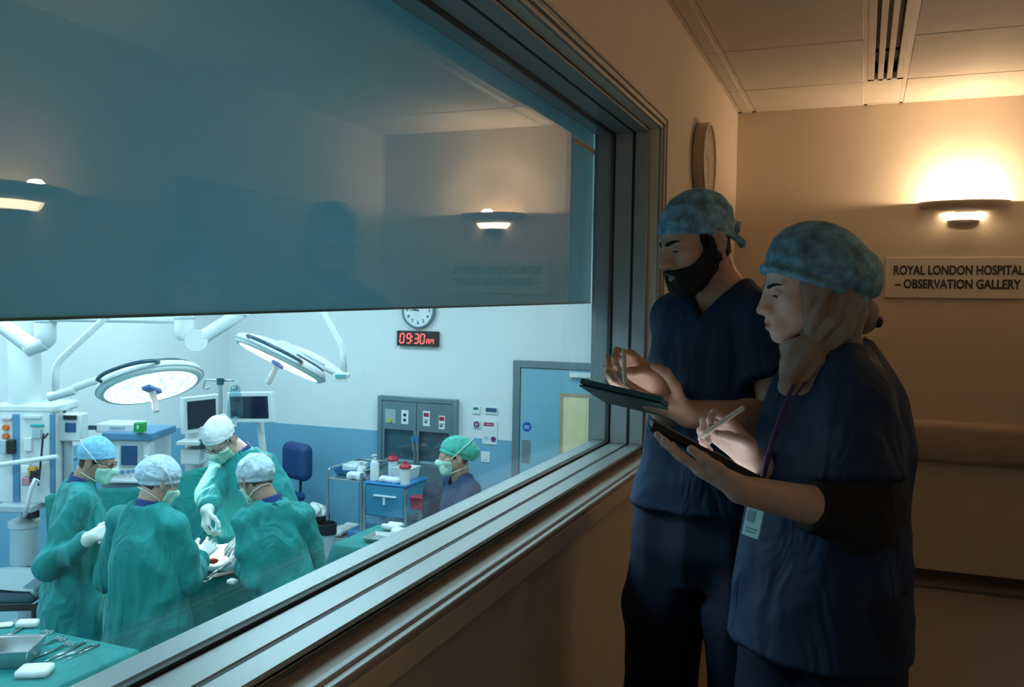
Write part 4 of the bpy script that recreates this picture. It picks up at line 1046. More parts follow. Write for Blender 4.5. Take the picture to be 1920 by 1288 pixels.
bin_('grey bin with black liner in front of the steel trolley', -3.96, 7.12, .10, .40, m_org, False)

# ---------------- steel trolley
TX0, TX1, TY0, TY1 = -4.06, -3.68, 7.30, 7.90
tz, bz = F_OR + .80, F_OR + .22
tl = thing('steel_trolley', 'two-shelf stainless steel trolley with blue packs by the cabinet', 'trolley', ((TX0 + TX1) / 2, (TY0 + TY1) / 2, F_OR))
for x in (TX0, TX1):
    for y in (TY0, TY1):
        o = obj('leg', M().cyl((x, y, F_OR + .08), (x, y, tz + .08), .014, n=12), m_steel, tl); obj('castor', M().cyl((x - .012, y, F_OR + .04), (x + .012, y, F_OR + .04), .04, n=14), m_black, o)
for z in (tz, bz): obj('shelf', M().mm((TX0, TY0, z - .012), (TX1, TY1, z)), m_steel, tl, bevel=.004)
obj('guard_rail', M().tube([(TX0, TY0, tz + .03), (TX0, TY0 + .03, tz + .09), (TX0, TY1 - .03, tz + .09), (TX0, TY1, tz + .09), (TX1, TY1, tz + .09), (TX1, TY0 + .03, tz + .09), (TX1, TY0, tz + .03)], .010, 8), m_steel, tl, smooth=True)
def soft(name, label, c, d, m_, cat, z0, seed=0, group=None, r=.02, amp=.008):
    P, Q = rb_((0, 0, d[2] / 2), d, min(r, min(d) * .45)); N_ = normals(P, Q); P = P + N_ * (vnoise(P * 18 + seed) * amp)[:, None]
    P[:, 2] = np.maximum(P[:, 2], 0.0)
    t = raw(name, P, Q, m_, None, world=False); t.location = (c[0], c[1], z0); return tag(t, label, cat, group)
def tray(name, label, c, d, m_, z0, cat='tray', group=None, rz=0.0, wall=.006):
    t = thing(name, label, cat, (c[0], c[1], z0), rz, group)
    x, y, h = d[0] / 2, d[1] / 2, d[2]; ti = .82
    b = M().add([(-x * ti, -y * ti, 0), (x * ti, -y * ti, 0), (x * ti, y * ti, 0), (-x * ti, y * ti, 0), (-x, -y, h), (x, -y, h), (x, y, h), (-x, y, h),
                 (-x + wall, -y + wall, h), (x - wall, -y + wall, h), (x - wall, y - wall, h), (-x + wall, y - wall, h), (-x * ti + wall, -y * ti + wall, wall), (x * ti - wall, -y * ti + wall, wall), (x * ti - wall, y * ti - wall, wall), (-x * ti + wall, y * ti - wall, wall)],
                [(3, 2, 1, 0), (0, 1, 5, 4), (1, 2, 6, 5), (2, 3, 7, 6), (3, 0, 4, 7), (4, 5, 9, 8), (5, 6, 10, 9), (6, 7, 11, 10), (7, 4, 8, 11), (8, 9, 13, 12), (9, 10, 14, 13), (10, 11, 15, 14), (11, 8, 12, 15), (12, 13, 14, 15)])
    obj('pan', b, m_, t, world=False, bevel=.003)
    obj('rolled_rim', M().tube([(-x, -y, h), (x, -y, h), (x, y, h), (-x, y, h)], .004, 6, closed=True), m_, t, world=False)
    return t
tray('plastic_tray', 'blue plastic tray on the steel trolley top', (-3.96, 7.62), (.26, .36, .06), m_bluep, tz)
soft('wrapped_pack', 'clear wrapped pack sitting in the blue trolley tray', (-3.96, 7.64), (.18, .24, .09), mat('pack_clear', (.66, .74, .76), .3), 'pack', tz + .012)
def bottle(label, c, z0, r, h, m_, pump=True):
    t = thing('bottle', label, 'bottle', (c[0], c[1], z0), 0, 'white bottles on the trolleys')
    obj('bottle_body', M().lathe([(0, 0), (r, .004), (r, h * .72), (r * .8, h * .82), (r * .4, h * .88), (r * .4, h * .93), (0, h * .93)], (0, 0, 0), None, 20), m_, t, world=False)
    obj('pump_head', M().lathe([(r * .45, h * .93), (r * .45, h * .97), (r * .18, h * .98), (r * .18, h * 1.06), (r * .5, h * 1.07), (r * .5, h * 1.12), (0, h * 1.13)], (0, 0, 0), None, 14).box((0, -r * .6, h * 1.10), (r * .35, r * 1.2, r * .3)), m_orw, t, world=False)
    return t
bottle('short white pump bottle at the front of the steel trolley', (-3.74, 7.40), tz, .045, .15, m_orw)
soft('folded_cloth', 'crumpled white cloth on the steel trolley corner', (-3.77, 7.345), (.16, .11, .07), m_gauze, 'cloth', tz, 3, amp=.014)
soft('instrument_pack', 'flat white pack on the lower trolley shelf, left', (-4.02, 7.52), (.16, .40, .05), m_gauze, 'pack', bz, 1)
soft('instrument_pack', 'blue wrapped pack on the lower trolley shelf, right', (-3.80, 7.55), (.18, .36, .07), m_bluep, 'pack', bz, 2)

# ---------------- blue drawer trolley beside it
BX0, BX1, BY0, BY1 = -3.60, -3.16, 7.22, 7.68
bt = thing('drawer_trolley', 'steel frame trolley with one deep blue drawer next to nurse', 'trolley', ((BX0 + BX1) / 2, (BY0 + BY1) / 2, F_OR))
for x in (BX0, BX1):
    for y in (BY0, BY1): obj('leg', M().cyl((x, y, F_OR + .0), (x, y, F_OR + .78), .015, n=12), m_steel, bt)
o = obj('drawer', M().mm((BX0 + .01, BY0 - .01, F_OR + .50), (BX1 - .01, BY1 - .02, F_OR + .80)), mat('drawer_blue', (.05, .26, .42), .4), bt, bevel=.02)
obj('pull_bar', M().mm((BX0 + .11, BY0 - .03, F_OR + .695), (BX1 - .09, BY0 - .008, F_OR + .71)), m_white, o, bevel=.003)
obj('pull_stem', M().mm((BX0 + .21, BY0 - .025, F_OR + .62), (BX0 + .235, BY0 - .008, F_OR + .70)), m_white, o, bevel=.003)
obj('lower_shelf', M().mm((BX0, BY0, F_OR + .20), (BX1, BY1, F_OR + .215)), m_steel, bt, bevel=.003)
obj('drawer_trolley_top', M().mm((BX0 - .005, BY0 - .015, F_OR + .80), (BX1 + .005, BY1, F_OR + .82)), m_bluep, bt, bevel=.006)
zt = F_OR + .82
bottle('tall white pump bottle on the blue drawer trolley', (-3.54, 7.30), zt, .042, .22, m_orw)
tray('white_crate', 'white open crate with a blue mark on the drawer trolley', (-3.33, 7.53), (.22, .20, .11), m_orw, zt, 'crate')
soft('paper_stack', 'stack of white packets at the front of the drawer trolley', (-3.36, 7.31), (.24, .12, .05), m_gauze, 'packets', zt, 4)
soft('storage_box', 'steel box on the lower shelf of the drawer trolley', (-3.38, 7.45), (.24, .28, .14), m_steel, 'box', F_OR + .215, 2, amp=.0)
for lab, x, y, z in (('red-capped jar behind the tall pump bottle on the drawer trolley', -3.50, 7.58, zt), ('red-capped jar at the right corner of the drawer trolley', -3.20, 7.28, zt)):
    t = thing('jar', lab, 'jar', (x, y, z), 0, 'red capped jars')
    obj('jar_body', M().cyl((0, 0, 0), (0, 0, .15), .045, n=18), m_orw, t, world=False); obj('jar_cap', M().lathe([(.055, .15), (.058, .165), (.045, .185), (.016, .195), (.016, .215), (0, .215)], (0, 0, 0), None, 18), mat('cap_red', (.5, .02, .05), .4), t, world=False)
# red sharps box and dark chair beside the nurse
sb = thing('sharps_box', 'small red sharps box on a post beside the drawer trolley', 'box', (-3.00, 7.20, F_OR))
obj('post', M().cyl((0, 0, 0), (0, 0, .62), .015, n=10), m_steel, sb, world=False); obj('post_foot', M().cyl((0, 0, 0), (0, 0, .02), .10, n=16), m_steel, sb, world=False)
obj('box', M().mm((-.075, -.06, .62), (.075, .06, .72)), mat('box_red', (.30, .015, .05), .4), sb, world=False, bevel=.01); obj('box_lid', M().mm((-.08, -.065, .72), (.08, .065, .74)), mat('lid_red', (.35, .02, .05), .4), sb, world=False, bevel=.005)
c2 = thing('office_chair', 'black and navy high-backed chair beside the nurse', 'chair', (-2.44, 6.85, F_OR), 2.2)
P, Q = rb_((0, .22, .76), (.40, .16, .42), .078); raw('backrest', P, Q, mat('seat_black_navy', (.006, .016, .05), .6), c2, world=False); P, Q = rb_((0, -.04, .44), (.46, .46, .10), .045); raw('seat', P, Q, m_black, c2, world=False)
obj('back_stem', M().tube([(0, .1, .42), (0, .28, .46), (0, .27, .66)], .02, 8), m_black, c2, world=False, smooth=True); obj('gas_lift', M().cyl((0, -.04, .08), (0, -.04, .42), .026, n=12), m_black, c2, world=False)
for k in range(5):
    a = 2 * PI * k / 5; o = obj('foot', M().tube([(0, -.04, .1), (.27 * math.cos(a), -.04 + .27 * math.sin(a), .07)], .02, 8), m_black, c2, world=False); obj('castor', M().sph((.27 * math.cos(a), -.04 + .27 * math.sin(a), .03), .03, 10), m_black, o, world=False)
for sx_ in (-1, 1): obj('armrest', M().tube([(sx_ * .22, .05, .44), (sx_ * .27, .05, .60), (sx_ * .27, -.16, .60)], .02, 8), m_black, c2, world=False, smooth=True)

# ---------------- draped tables
def draped_table(name, label, x0, x1, y0, y1, zt, zh, seed, flare=.10, rz=0.0, c=None, group=None, cat='table', r=.012):
    """cloth-covered table: flat top, cloth hanging in soft pleats to zh, corners longer"""
    cx_, cy_ = (x0 + x1) / 2, (y0 + y1) / 2; t = thing(name, label, cat, (cx_, cy_, F_OR), rz, group)
    hx, hy = (x1 - x0) / 2, (y1 - y0) / 2; n = 44; b = M(); rows = []
    def ring(k, off, z, wav):
        pts = []
        per = []
        for i in range(n):
            per.append((-hx + 2 * hx * i / n, -hy, 0, -1))
        for i in range(n): per.append((hx, -hy + 2 * hy * i / n, 1, 0))
        for i in range(n): per.append((hx - 2 * hx * i / n, hy, 0, 1))
        for i in range(n): per.append((-hx, hy - 2 * hy * i / n, -1, 0))
        for j, (x, y, nx_, ny_) in enumerate(per):
            cd = min(abs(abs(x) - hx) + abs(abs(y) - hy), .2) / .2         # 0 at a corner
            L_ = math.hypot(x / hx, y / hy); ox, oy = x / hx / L_, y / hy / L_
            s1 = (1 - cd); nx2, ny2 = nx_ * (1 - s1) + ox * s1, ny_ * (1 - s1) + oy * s1
            wv = wav * (math.sin(j * .55 + seed) + .6 * math.sin(j * .31 + seed * 2.3)) * .5
            o_ = off * (1 + .9 * s1) + wv
            pts.append((x + nx2 * o_, y + ny2 * o_, z - (0.10 * s1 if k > 0 else 0) * k))
        return pts
    K = 9; hgt = zt - zh
    rows = [[(x * .0 , y * .0, zt - F_OR) for (x, y, z) in ring(0, 0, 0, 0)], ring(0, -.05, zt - F_OR, 0), ring(0, -.006, zt - F_OR, 0), ring(0, .004, zt - F_OR - .008, 0)]
    for k in range(1, K + 1):
        f_ = k / K; rows.append(ring(f_, .006 + flare * f_ ** 1.3, zt - F_OR - .008 - (hgt - .008) * f_, .030 * f_))
    m4 = len(rows[0])
    for r_ in rows: b.v += r_
    for i in range(len(rows) - 1):
        for j in range(m4): b.f.append((i * m4 + j, i * m4 + (j + 1) % m4, (i + 1) * m4 + (j + 1) % m4, (i + 1) * m4 + j))
    obj('drape', b, m_drape, t, world=False, smooth=True, solid=.004)
    obj('table_top', M().mm((-hx + .01, -hy + .01, zt - F_OR - .03), (hx - .01, hy - .01, zt - F_OR - .006)), m_steel, t, world=False)
    for sx_ in (-1, 1):
        for sy_ in (-1, 1): obj('leg', M().cyl((sx_ * (hx - .05), sy_ * (hy - .05), 0), (sx_ * (hx - .05), sy_ * (hy - .05), zt - F_OR - .03), .014, n=10), m_steel, t, world=False)
    return t
draped_table('side_table', 'small green-draped table with gauze beside the sill, near the nurse', -2.70, -2.18, 5.30, 5.92, -.17, -.70, 1.0, .14)
zs = -.165
tray('steel_tray', 'shallow steel tray at the end of the small draped table', (-2.46, 5.52), (.15, .22, .03), m_steel, zs, rz=.1)
for i, (x, y, sx_, sy_, sz_) in enumerate([(-2.50, 5.80, .14, .14, .05), (-2.36, 5.70, .16, .13, .05), (-2.28, 5.84, .12, .12, .05), (-2.24, 5.62, .10, .12, .04)]):
    soft('gauze_pack', ['white gauze pack at the back corner of the small draped table', 'white gauze pack in the middle of the small draped table', 'white gauze pack farthest right on the small draped table', 'white gauze pack nearest the sill on the small draped table'][i], (x, y), (sx_, sy_, sz_), m_gauze, 'gauze', zs, i + 5, 'gauze packs', amp=.014)

# instrument table in the near left corner
ZI = -.03
draped_table('instrument_table', 'large green-draped instrument table in the lower left corner', -3.20, -2.24, 2.42, 3.02, ZI, -.62, 4.0, .10)
zi = ZI + .003
m_inst = mat('instrument_steel', (.40, .44, .47), .25, metal=.85, var=.1, scale=30)
tray('kidney_pan', 'deep square steel pan at the edge of the instrument table', on(20, 1228, 'z', ZI + .03)[:2], (.22, .20, .075), m_steel, zi, 'pan', rz=.5)
pk = on(65, 1255, 'z', ZI + .02)
for i, (px, py, d, rz_) in enumerate([(66, 1257, (.13, .10, .035), .5), (52, 1168, (.10, .06, .03), .55), (6, 1168, (.09, .06, .015), .7)]):
    q = on(px, py, 'z', ZI + .02)
    o = soft('gauze_pad', ['thick folded gauze pad at the front of the instrument table', 'white block on the ends of the long instruments', 'white card at the left edge of the instrument table'][i], q, d, m_gauze, 'gauze', zi, i, amp=.002, r=.004); o.rotation_euler[2] = rz_
def forceps(label, p0, p1, kind):
    """p0 tip and p1 handle end on the table, pixel positions"""
    a, b_ = on(*p0, 'z', zi + .006), on(*p1, 'z', zi + .006); d = b_ - a; Ln = np.linalg.norm(d); d /= Ln; s_ = np.cross([0, 0, 1], d)
    t = thing('surgical_instrument', label, 'instrument', tuple((a + b_) / 2 - [0, 0, .006]), 0, 'instruments laid on the green table')
    if kind == 'clamp':
        for sg in (1, -1):
            obj('shank', M().tube([a + s_ * .0012 * sg, a + d * Ln * .35 + s_ * .003 * sg, a + d * Ln * .82 - s_ * .010 * sg], [.0018, .0032, .0030], 8), m_inst, t, smooth=True)
            cc_ = a + d * Ln * .92 - s_ * .016 * sg
            obj('finger_ring', M().tube([cc_ + d * .017 * math.cos(q) + s_ * .012 * math.sin(q) for q in np.linspace(0, 2 * PI, 15)[:-1]], .0026, 6, closed=True), m_inst, t, smooth=True)
        obj('hinge', M().cyl(a + d * Ln * .35 - [0, 0, .003], a + d * Ln * .35 + [0, 0, .004], .005, n=10), m_inst, t)
    elif kind == 'tweezer':
        for sg in (1, -1): obj('arm', M().tube([a + s_ * .001 * sg, a + d * Ln * .5 + s_ * .007 * sg, b_ + s_ * .001 * sg], [.0015, .0035, .0045], 8, flat=.6), m_inst, t, smooth=True)
        obj('joint_end', M().sph(b_, .0055, 10), m_inst, t)
    else:
        obj('handle', M().tube([a + d * Ln * .45, b_], [.0035, .005], 8), m_inst, t, smooth=True); obj('blade', M().tube([a, a + d * Ln * .46], [.001, .0035], 6, flat=.4), m_inst, t, smooth=True)
    return t
INS = [((2, 1198), (44, 1176), 'tweezer', 'long tweezers ending under the white block'), ((4, 1206), (34, 1194), 'scalpel', 'short scalpel beside the long tweezers'),
       ((14, 1212), (96, 1182), 'clamp', 'ring-handled clamp nearest the white block'), ((30, 1216), (60, 1203), 'scalpel', 'small bright probe between the two clamps'),
       ((50, 1219), (120, 1195), 'clamp', 'ring-handled clamp in the middle of the row'), ((62, 1234), (136, 1204), 'clamp', 'long clamp touching the steel pan corner'),
       ((84, 1240), (160, 1203), 'tweezer', 'long dark tweezers right of the clamps'), ((104, 1236), (174, 1209), 'tweezer', 'slim tweezers next to the blue blade'), ((116, 1240), (186, 1208), 'scalpel', 'blue-handled blade at the right end of the row')]
for p0, p1, k_, lab in INS: forceps(lab, p0, p1, k_)

# ---------------- operating table, patient under drapes
hX = np.array([-.92, .39, 0]); hX /= np.linalg.norm(hX); nX = np.array([-hX[1], hX[0], 0]) * -1
foot = np.array([-2.66, 4.10, 0]); RT = np.column_stack([-hX, np.cross([0, 0, 1], -hX), [0, 0, 1]])
tmid = foot + hX * .98
ot = thing('operating_table', 'operating table hidden under green drapes between the surgeons', 'operating table', (tmid[0], tmid[1], F_OR))
obj('table_slab', M().box((tmid[0], tmid[1], -.19), (1.9, .50, .06), RT), m_blkm, ot, bevel=.01)
obj('mattress', M().box((tmid[0] + hX[0] * .06, tmid[1] + hX[1] * .06, -.14), (1.74, .48, .06), RT), m_black, ot, bevel=.02)
obj('pedestal', M().box((tmid[0], tmid[1], (F_OR - .2) / 2 - .02), (.40, .34, -.22 - F_OR - .06), RT), m_steel, ot, bevel=.02)
obj('base', M().box((tmid[0], tmid[1], F_OR + .05), (1.0, .5, .10), RT), m_org, ot, bevel=.03)
# draped sheet over patient: a height field over the table with hanging sides
def sheet(u, v):
    """u along the table (0 foot .. 1 head), v across (-1..1)"""
    Lt, hw = 1.45, .31
    a = u * Lt - .03; s_ = v * .62
    body = .10 * math.exp(-((a - .62) / .42) ** 2) + .04
    z = -.066 + body * math.exp(-(s_ / .22) ** 4)
    over = max(0, abs(s_) - hw); ovf = max(0, .06 - a) if a < .06 else 0
    z -= over * 1.75
    ss = math.copysign(min(abs(s_), hw + over * .30), s_)
    z += .012 * math.sin(a * 23 + s_ * 9) * math.sin(s_ * 21 + 1) + .010 * math.sin(s_ * 40 + a * 7) * (over > 0)
    p = foot + hX * a + np.cross([0, 0, 1], hX) * ss; return (p[0], p[1], max(z, F_OR + .3))
b = M().grid(sheet, 60, 48)
sh = obj('body_drape', b, m_drape, ot, smooth=True, solid=.005)
# foot end: cloth hanging straight down in folds
def footc(u, v):
    s_ = (u * 2 - 1) * .33; z = -.050 - v * .62; w_ = .030 + .05 * v + .022 * v * math.sin(s_ * 26) + .012 * v * math.sin(s_ * 47 + 1)
    p = foot - hX * (w_) + np.cross([0, 0, 1], hX) * s_ * (1 + .05 * v); return (p[0], p[1], z)
obj('foot_drape', M().grid(footc, 50, 14), m_drape, ot, smooth=True, solid=.005)
# screen drape at the head side
sc0 = foot + hX * 1.02; ny_ = np.cross([0, 0, 1], hX)
def scr(u, v):
    s_ = (u * 2 - 1) * .62; top = .36 - .05 * u + .03 * math.sin(u * 9); z = top - v * (top + .62)
    p = sc0 + ny_ * s_ + hX * (.03 - .12 * v + .03 * math.sin(s_ * 15 + v * 2) * (.3 + v)); return (p[0], p[1], z)
sd_ = ot
obj('screen_cloth', M().grid(scr, 60, 30), m_drape, sd_, smooth=True, solid=.005)
for s_ in (-.58, .58):
    p = sc0 + ny_ * s_ + hX * .05; obj('screen_post', M().cyl((p[0], p[1], F_OR), (p[0], p[1], .33), .012, n=10), m_steel, sd_)
# wound area: bright linen, a red incision, retractor and small instruments on the drape
fl = on(415, 1040, 'z', .06)
v = Vol(fl - [.26, .26, .10], fl + [.26, .26, .10], .007); v.ell(fl - [0, 0, .03], (.17, .14, .045), None, .01); v.ell(fl + [-.08, .08, -.03], (.12, .12, .05), None, .03)
P, Q = v.mesh(1); N_ = normals(P, Q)
ln = raw('wound_towel', P + N_ * (vnoise(P * 22) * .010)[:, None], Q, m_gauze, None, world=True); tag(ln, 'bright white towels around the incision under the lamps', 'towel')
w0 = on(398, 1048, 'z', .085)
v = Vol(w0 - .06, w0 + .06, .004); v.ell(w0 - [0, 0, .012], (.035, .018, .016), rotz(.6), .004)
P, Q = v.mesh(1); N_ = normals(P, Q); iw = raw('incision', P + N_ * (vnoise(P * 80) * .003)[:, None], Q, mat('tissue_red', (.55, .05, .02), .3, var=.2, scale=60), None, world=True); tag(iw, 'small red incision in the middle of the white towels', 'incision')
ra_, rb2 = on(372, 1092, 'z', .055), on(432, 1055, 'z', .085)
rt = thing('retractor', 'long steel instrument lying on the drape below the incision', 'instrument', tuple(lerp(ra_, rb2, .5) - [0, 0, .02]))
obj('shaft', M().tube([lerp(ra_, rb2, .3), rb2], .007, 8), m_inst, rt, smooth=True); dd_ = (rb2 - ra_) / np.linalg.norm(rb2 - ra_); ss_ = np.cross([0, 0, 1], dd_)
for sg in (1, -1): obj('finger_ring', M().tube([lerp(ra_, rb2, .17) + dd_ * .035 * math.cos(q) + ss_ * (.016 * math.sin(q) + .018 * sg) for q in np.linspace(0, 2 * PI, 15)[:-1]], .005, 6, closed=True), m_inst, rt, smooth=True)
q = on(436, 1087, 'z', .04); soft('swab', 'small white swab on the drape below the retractor', q, (.06, .05, .025), m_gauze, 'swab', q[2] - .02, 9, amp=.006)

# ---------------- low stool and suction jar at the left edge
st = on(22, 1150, 'z', F_OR + .45)
lc = thing('visitor_chair', 'black-framed padded chair at the left edge behind instrument table', 'chair', (st[0], st[1], F_OR), .5)
P, Q = rb_((0, 0, .62), (.46, .44, .10), .045); raw('seat_pad', P, Q, mat('chair_pad_dark', (.06, .12, .15), .6), lc, world=False)
obj('seat_cover', M().grid(lambda u, v: ((u - .5) * .48, (v - .5) * .46, .676 + .012 * math.sin(u * 5) - .05 * max(0, abs(u - .5) - .42) * 10), 12, 8), mat('chair_cover_dim', (.26, .34, .37), .6), lc, world=False, smooth=True, solid=.004)
obj('seat_frame', M().tube([(-.23, -.22, .56), (.23, -.22, .56), (.23, .22, .56), (-.23, .22, .56)], .022, 8, closed=True), m_black, lc, world=False)
for sx_ in (-1, 1):
    for sy_ in (-1, 1): obj('leg', M().cyl((sx_ * .23, sy_ * .22, 0), (sx_ * .23, sy_ * .22, .56), .022, n=12), m_black, lc, world=False)
sj = on(46, 1030, 'z', F_OR + .6)
su = thing('suction_jar', 'clear suction jar on a stand left of the profile figure', 'suction jar', (sj[0], sj[1], F_OR))
obj('jar', M().cyl((0, 0, .50), (0, 0, .78), .10, n=24), mat('jar_clear', (.55, .66, .70), .2), su, world=False); obj('lid', M().lathe([(0, .78), (.11, .78), (.11, .82), (.04, .85), (.04, .90), (0, .90)], (0, 0, 0), None, 20), m_orw, su, world=False)
obj('valve_block', M().box((.05, 0, .88), (.16, .06, .06)), m_black, su, world=False, bevel=.01); obj('stand', M().cyl((0, 0, .0), (0, 0, .5), .05, n=14), m_org, su, world=False); obj('stand_foot', M().cyl((0, 0, 0), (0, 0, .03), .18, n=20), m_org, su, world=False)
obj('tube', M().tube([(0, 0, .9), (-.10, .05, 1.0), (-.16, .1, .75), (-.2, .15, .35), (-.1, .3, .06)], .012, 8), mat('hose_blue', (.08, .25, .35), .4), su, world=False, smooth=True)
# ================================================================== people: shared parts
m_skin = mat('skin', (.3, .2, .12), .5, var=.05, scale=60, attr='Col', spec=.35)
m_hair = mat('black_hair', (.008, .007, .007), .55, var=.4, scale=300, bump=.6, bscale=420, stretch=(1, 1, .35), spec=.3)
m_nail = mat('finger_nail', (.42, .27, .21), .3)
m_eye = mat('eye_white', (.55, .52, .5), .2); m_iris = mat('iris_dark', (.01, .006, .005), .15)
def cap_cloth(name, color, var=.16):
    m_ = mat(name, color, .7, var=var, scale=38, bump=.6, bscale=55, sheen=.2)
    return m_
m_cap_teal = cap_cloth('cap_nonwoven_blue', (.135, .33, .46), .55); m_cap_blue = cap_cloth('cap_light_blue', (.22, .52, .72))
m_cap_pale = cap_cloth('cap_pale_grey_blue', (.46, .58, .68)); m_cap_green = cap_cloth('cap_green', (.05, .45, .36))
m_mask = mat('mask_pale_green', (.50, .78, .66), .7, var=.05, bump=.2, bscale=40)
m_strap = mat('strap_white', (.8, .82, .8), .6)
m_gown = mat('gown_green', (.003, .245, .24), .75, var=.18, scale=5, bump=.8, bscale=8, stretch=(1, 1, .35), sheen=.1, bdist=.04, dist=1.2)
m_glove = mat('latex_glove', (.74, .76, .70), .4, var=.04)
m_navy = mat('scrubs_navy', (.003, .022, .070), .75, var=.2, scale=9, bump=.8, bscale=10, stretch=(1, 1, .35), sheen=.0, bdist=.03, dist=1.2)
m_seam = mat('scrubs_seam', (.008, .028, .09), .8)
m_blacktop = mat('black_jersey', (.006, .006, .008), .8, var=.2, bump=.2, bscale=60)
m_hijab = mat('hijab_taupe', (.30, .235, .20), .8, var=.12, scale=14, bump=.2, bscale=90, sheen=.2)
m_spec = mat('spectacle_frame', (.015, .015, .02), .3)

def head_vol(h, lo, hi, neck=None, fem=0.0, extra=(), ears=(1, -1), fine=True):
    V = Vol(lo, hi, h); V.mar = .03; mm = .001
    E = lambda c, r, k, R=None, mode='u': V.ell(np.array(c) * mm, np.array(r) * mm, R, k * mm, mode)
    K = lambda a, b_, ra, rb, k, mode='u': V.cap(np.array(a) * mm, np.array(b_) * mm, ra * mm, rb * mm, k * mm, mode)
    E((0, -15, 38), (74, 92, 84), 10); E((0, 36, 30), (60, 46, 52), 22); E((0, 36, -30), (58, 52, 64), 25)
    for s in (1, -1):
        K((s * 49, -4, -45), (s * (18 - 4 * fem), 66, -95), 20 - 3 * fem, 16, 24)
        E((s * 45, 52, -24), (21, 22, 20), 20)
        K((s * 12, 84, 15), (s * 44, 69, 17), 10 - 3 * fem, 8 - 2 * fem, 14)
    E((0, 76, -97), (18 - 2 * fem, 17, 16), 16)
    E((0, 78, -64), (29, 22, 26), 16)
    for s in (1, -1):
        E((s * 33, 99, -3), (17, 17, 11), 12, None, 's')
        E((s * 31, 73.5, -3), (14.5, 14.5, 12.5), 4)
        E((s * 31.5, 74.5, 1.5), (15, 15, 10), 3)
    K((0, 88, 12), (0, 111 - 3 * fem, -30), 7.5, 9.5 - fem, 13); E((0, 113 - 3 * fem, -36), (10.5 - fem, 11, 9.5), 6)
    K((0, 78, 6), (0, 90, -36), 13, 17, 12)
    for s in (1, -1):
        E((s * 12, 99, -38), (8, 11, 8), 10)
        if fine: E((s * 6, 108, -45), (3.4, 5, 3), 3, None, 's')
    if fine:
        K((-19, 90, -66), (0, 99, -62.5), 4, 5.4, 5); K((19, 90, -66), (0, 99, -62.5), 4, 5.4, 5)
        K((-17, 89, -74), (0, 97.5, -76), 4, 6.4, 5); K((17, 89, -74), (0, 97.5, -76), 4, 6.4, 5)
        for s in (1, -1):
            K((s * 23, 92, -69.5), (0, 106, -69), 1.4, 1.8, 2.5, 's')
            E((s * 32.5, 90, -8.8), (13, 11, 3.7), 1.2, None, 's')
    for s in ears:
        a = s * .38; R = np.array([[math.cos(a), -math.sin(a), 0], [math.sin(a), math.cos(a), 0], [0, 0, 1]])
        ec = np.array((s * 80, -16, -16.)); V2 = lambda p: ec + R @ np.array(p, float)
        E(ec, (7, 17, 29), 5, R)
        pts = [V2((s * 3, 14, -8)), V2((s * 4, 16, 9)), V2((s * 4, 12, 24)), V2((s * 5, 0, 30)), V2((s * 6, -14, 25)), V2((s * 6, -18, 7)), V2((s * 5, -12, -13)), V2((s * 3, 0, -26))]
        for i in range(len(pts) - 1): K(pts[i], pts[i + 1], 3.6, 3.6, 3)
        E(V2((s * 2, 3, -27)), (5, 7, 7.5), 4)
        if fine:
            E(V2((s * 9, 3, -4)), (7, 8, 12), 4, R, 's'); E(V2((s * 9, -5, 13)), (4.5, 5, 10), 3, R, 's')
            K(V2((s * 4, -7, -2)), V2((s * 5, -4, 14)), 3, 3, 3)
    if neck is not None:
        a = np.array((0, -22, -45)) * mm; V.cap(a, neck, .058 - .008 * fem, .062 - .008 * fem, .025)
        if not fem: V.cap(np.array((0, 22, -88)) * mm, np.asarray(neck) + [0, .045, -.01], .018, .016, .02)
    for a, b_, ra, rb, k in extra: V.cap(a, b_, ra, rb, k)
    return V

class Head:
    """rigid head frame: local x = subject's right, y = forward, z = up"""
    def __init__(s, c, fwd, up=(0, 0, 1), scale=1.0):
        y = np.asarray(fwd, float); y = y / np.linalg.norm(y); x = np.cross(y, np.asarray(up, float)); x /= np.linalg.norm(x)
        s.R = np.column_stack([x, y, np.cross(x, y)]); s.c = np.asarray(c, float); s.s = scale
    def w(s, P): return np.asarray(P) @ s.R.T * s.s + s.c
    def l(s, P): return ((np.asarray(P) - s.c) / s.s) @ s.R
    def ld(s, D): return np.asarray(D) @ s.R

def skin_cols(V, base, lips=None, local=None, warm=(1.12, .93, .9)):
    c = np.tile(np.array(base), (len(V), 1)); n = vnoise(V * 35)[:, None]; c *= 1 + .06 * n
    if local is not None:
        x, y, z = local.T * 1000
        def blob(cx, cy, cz, rx, ry, rz): return np.clip(1.6 - 1.6 * np.sqrt(((np.abs(x) - cx) / rx) ** 2 + ((y - cy) / ry) ** 2 + ((z - cz) / rz) ** 2), 0, 1)
        if lips is not None:
            l = np.clip(blob(0, 98, -69, 24, 16, 13), 0, 1)[:, None]; c = c * (1 - l) + np.array(lips) * l
        d = (blob(33, 88, -12, 24, 20, 18) * .25)[:, None]; c = c * (1 - d * np.array([.5, .7, .6]))
        r = (np.maximum(blob(46, 60, -35, 32, 30, 28), blob(0, 112, -34, 16, 16, 14)) * .6)[:, None]; c = c * (1 + r * (np.array(warm) - 1))
    return c

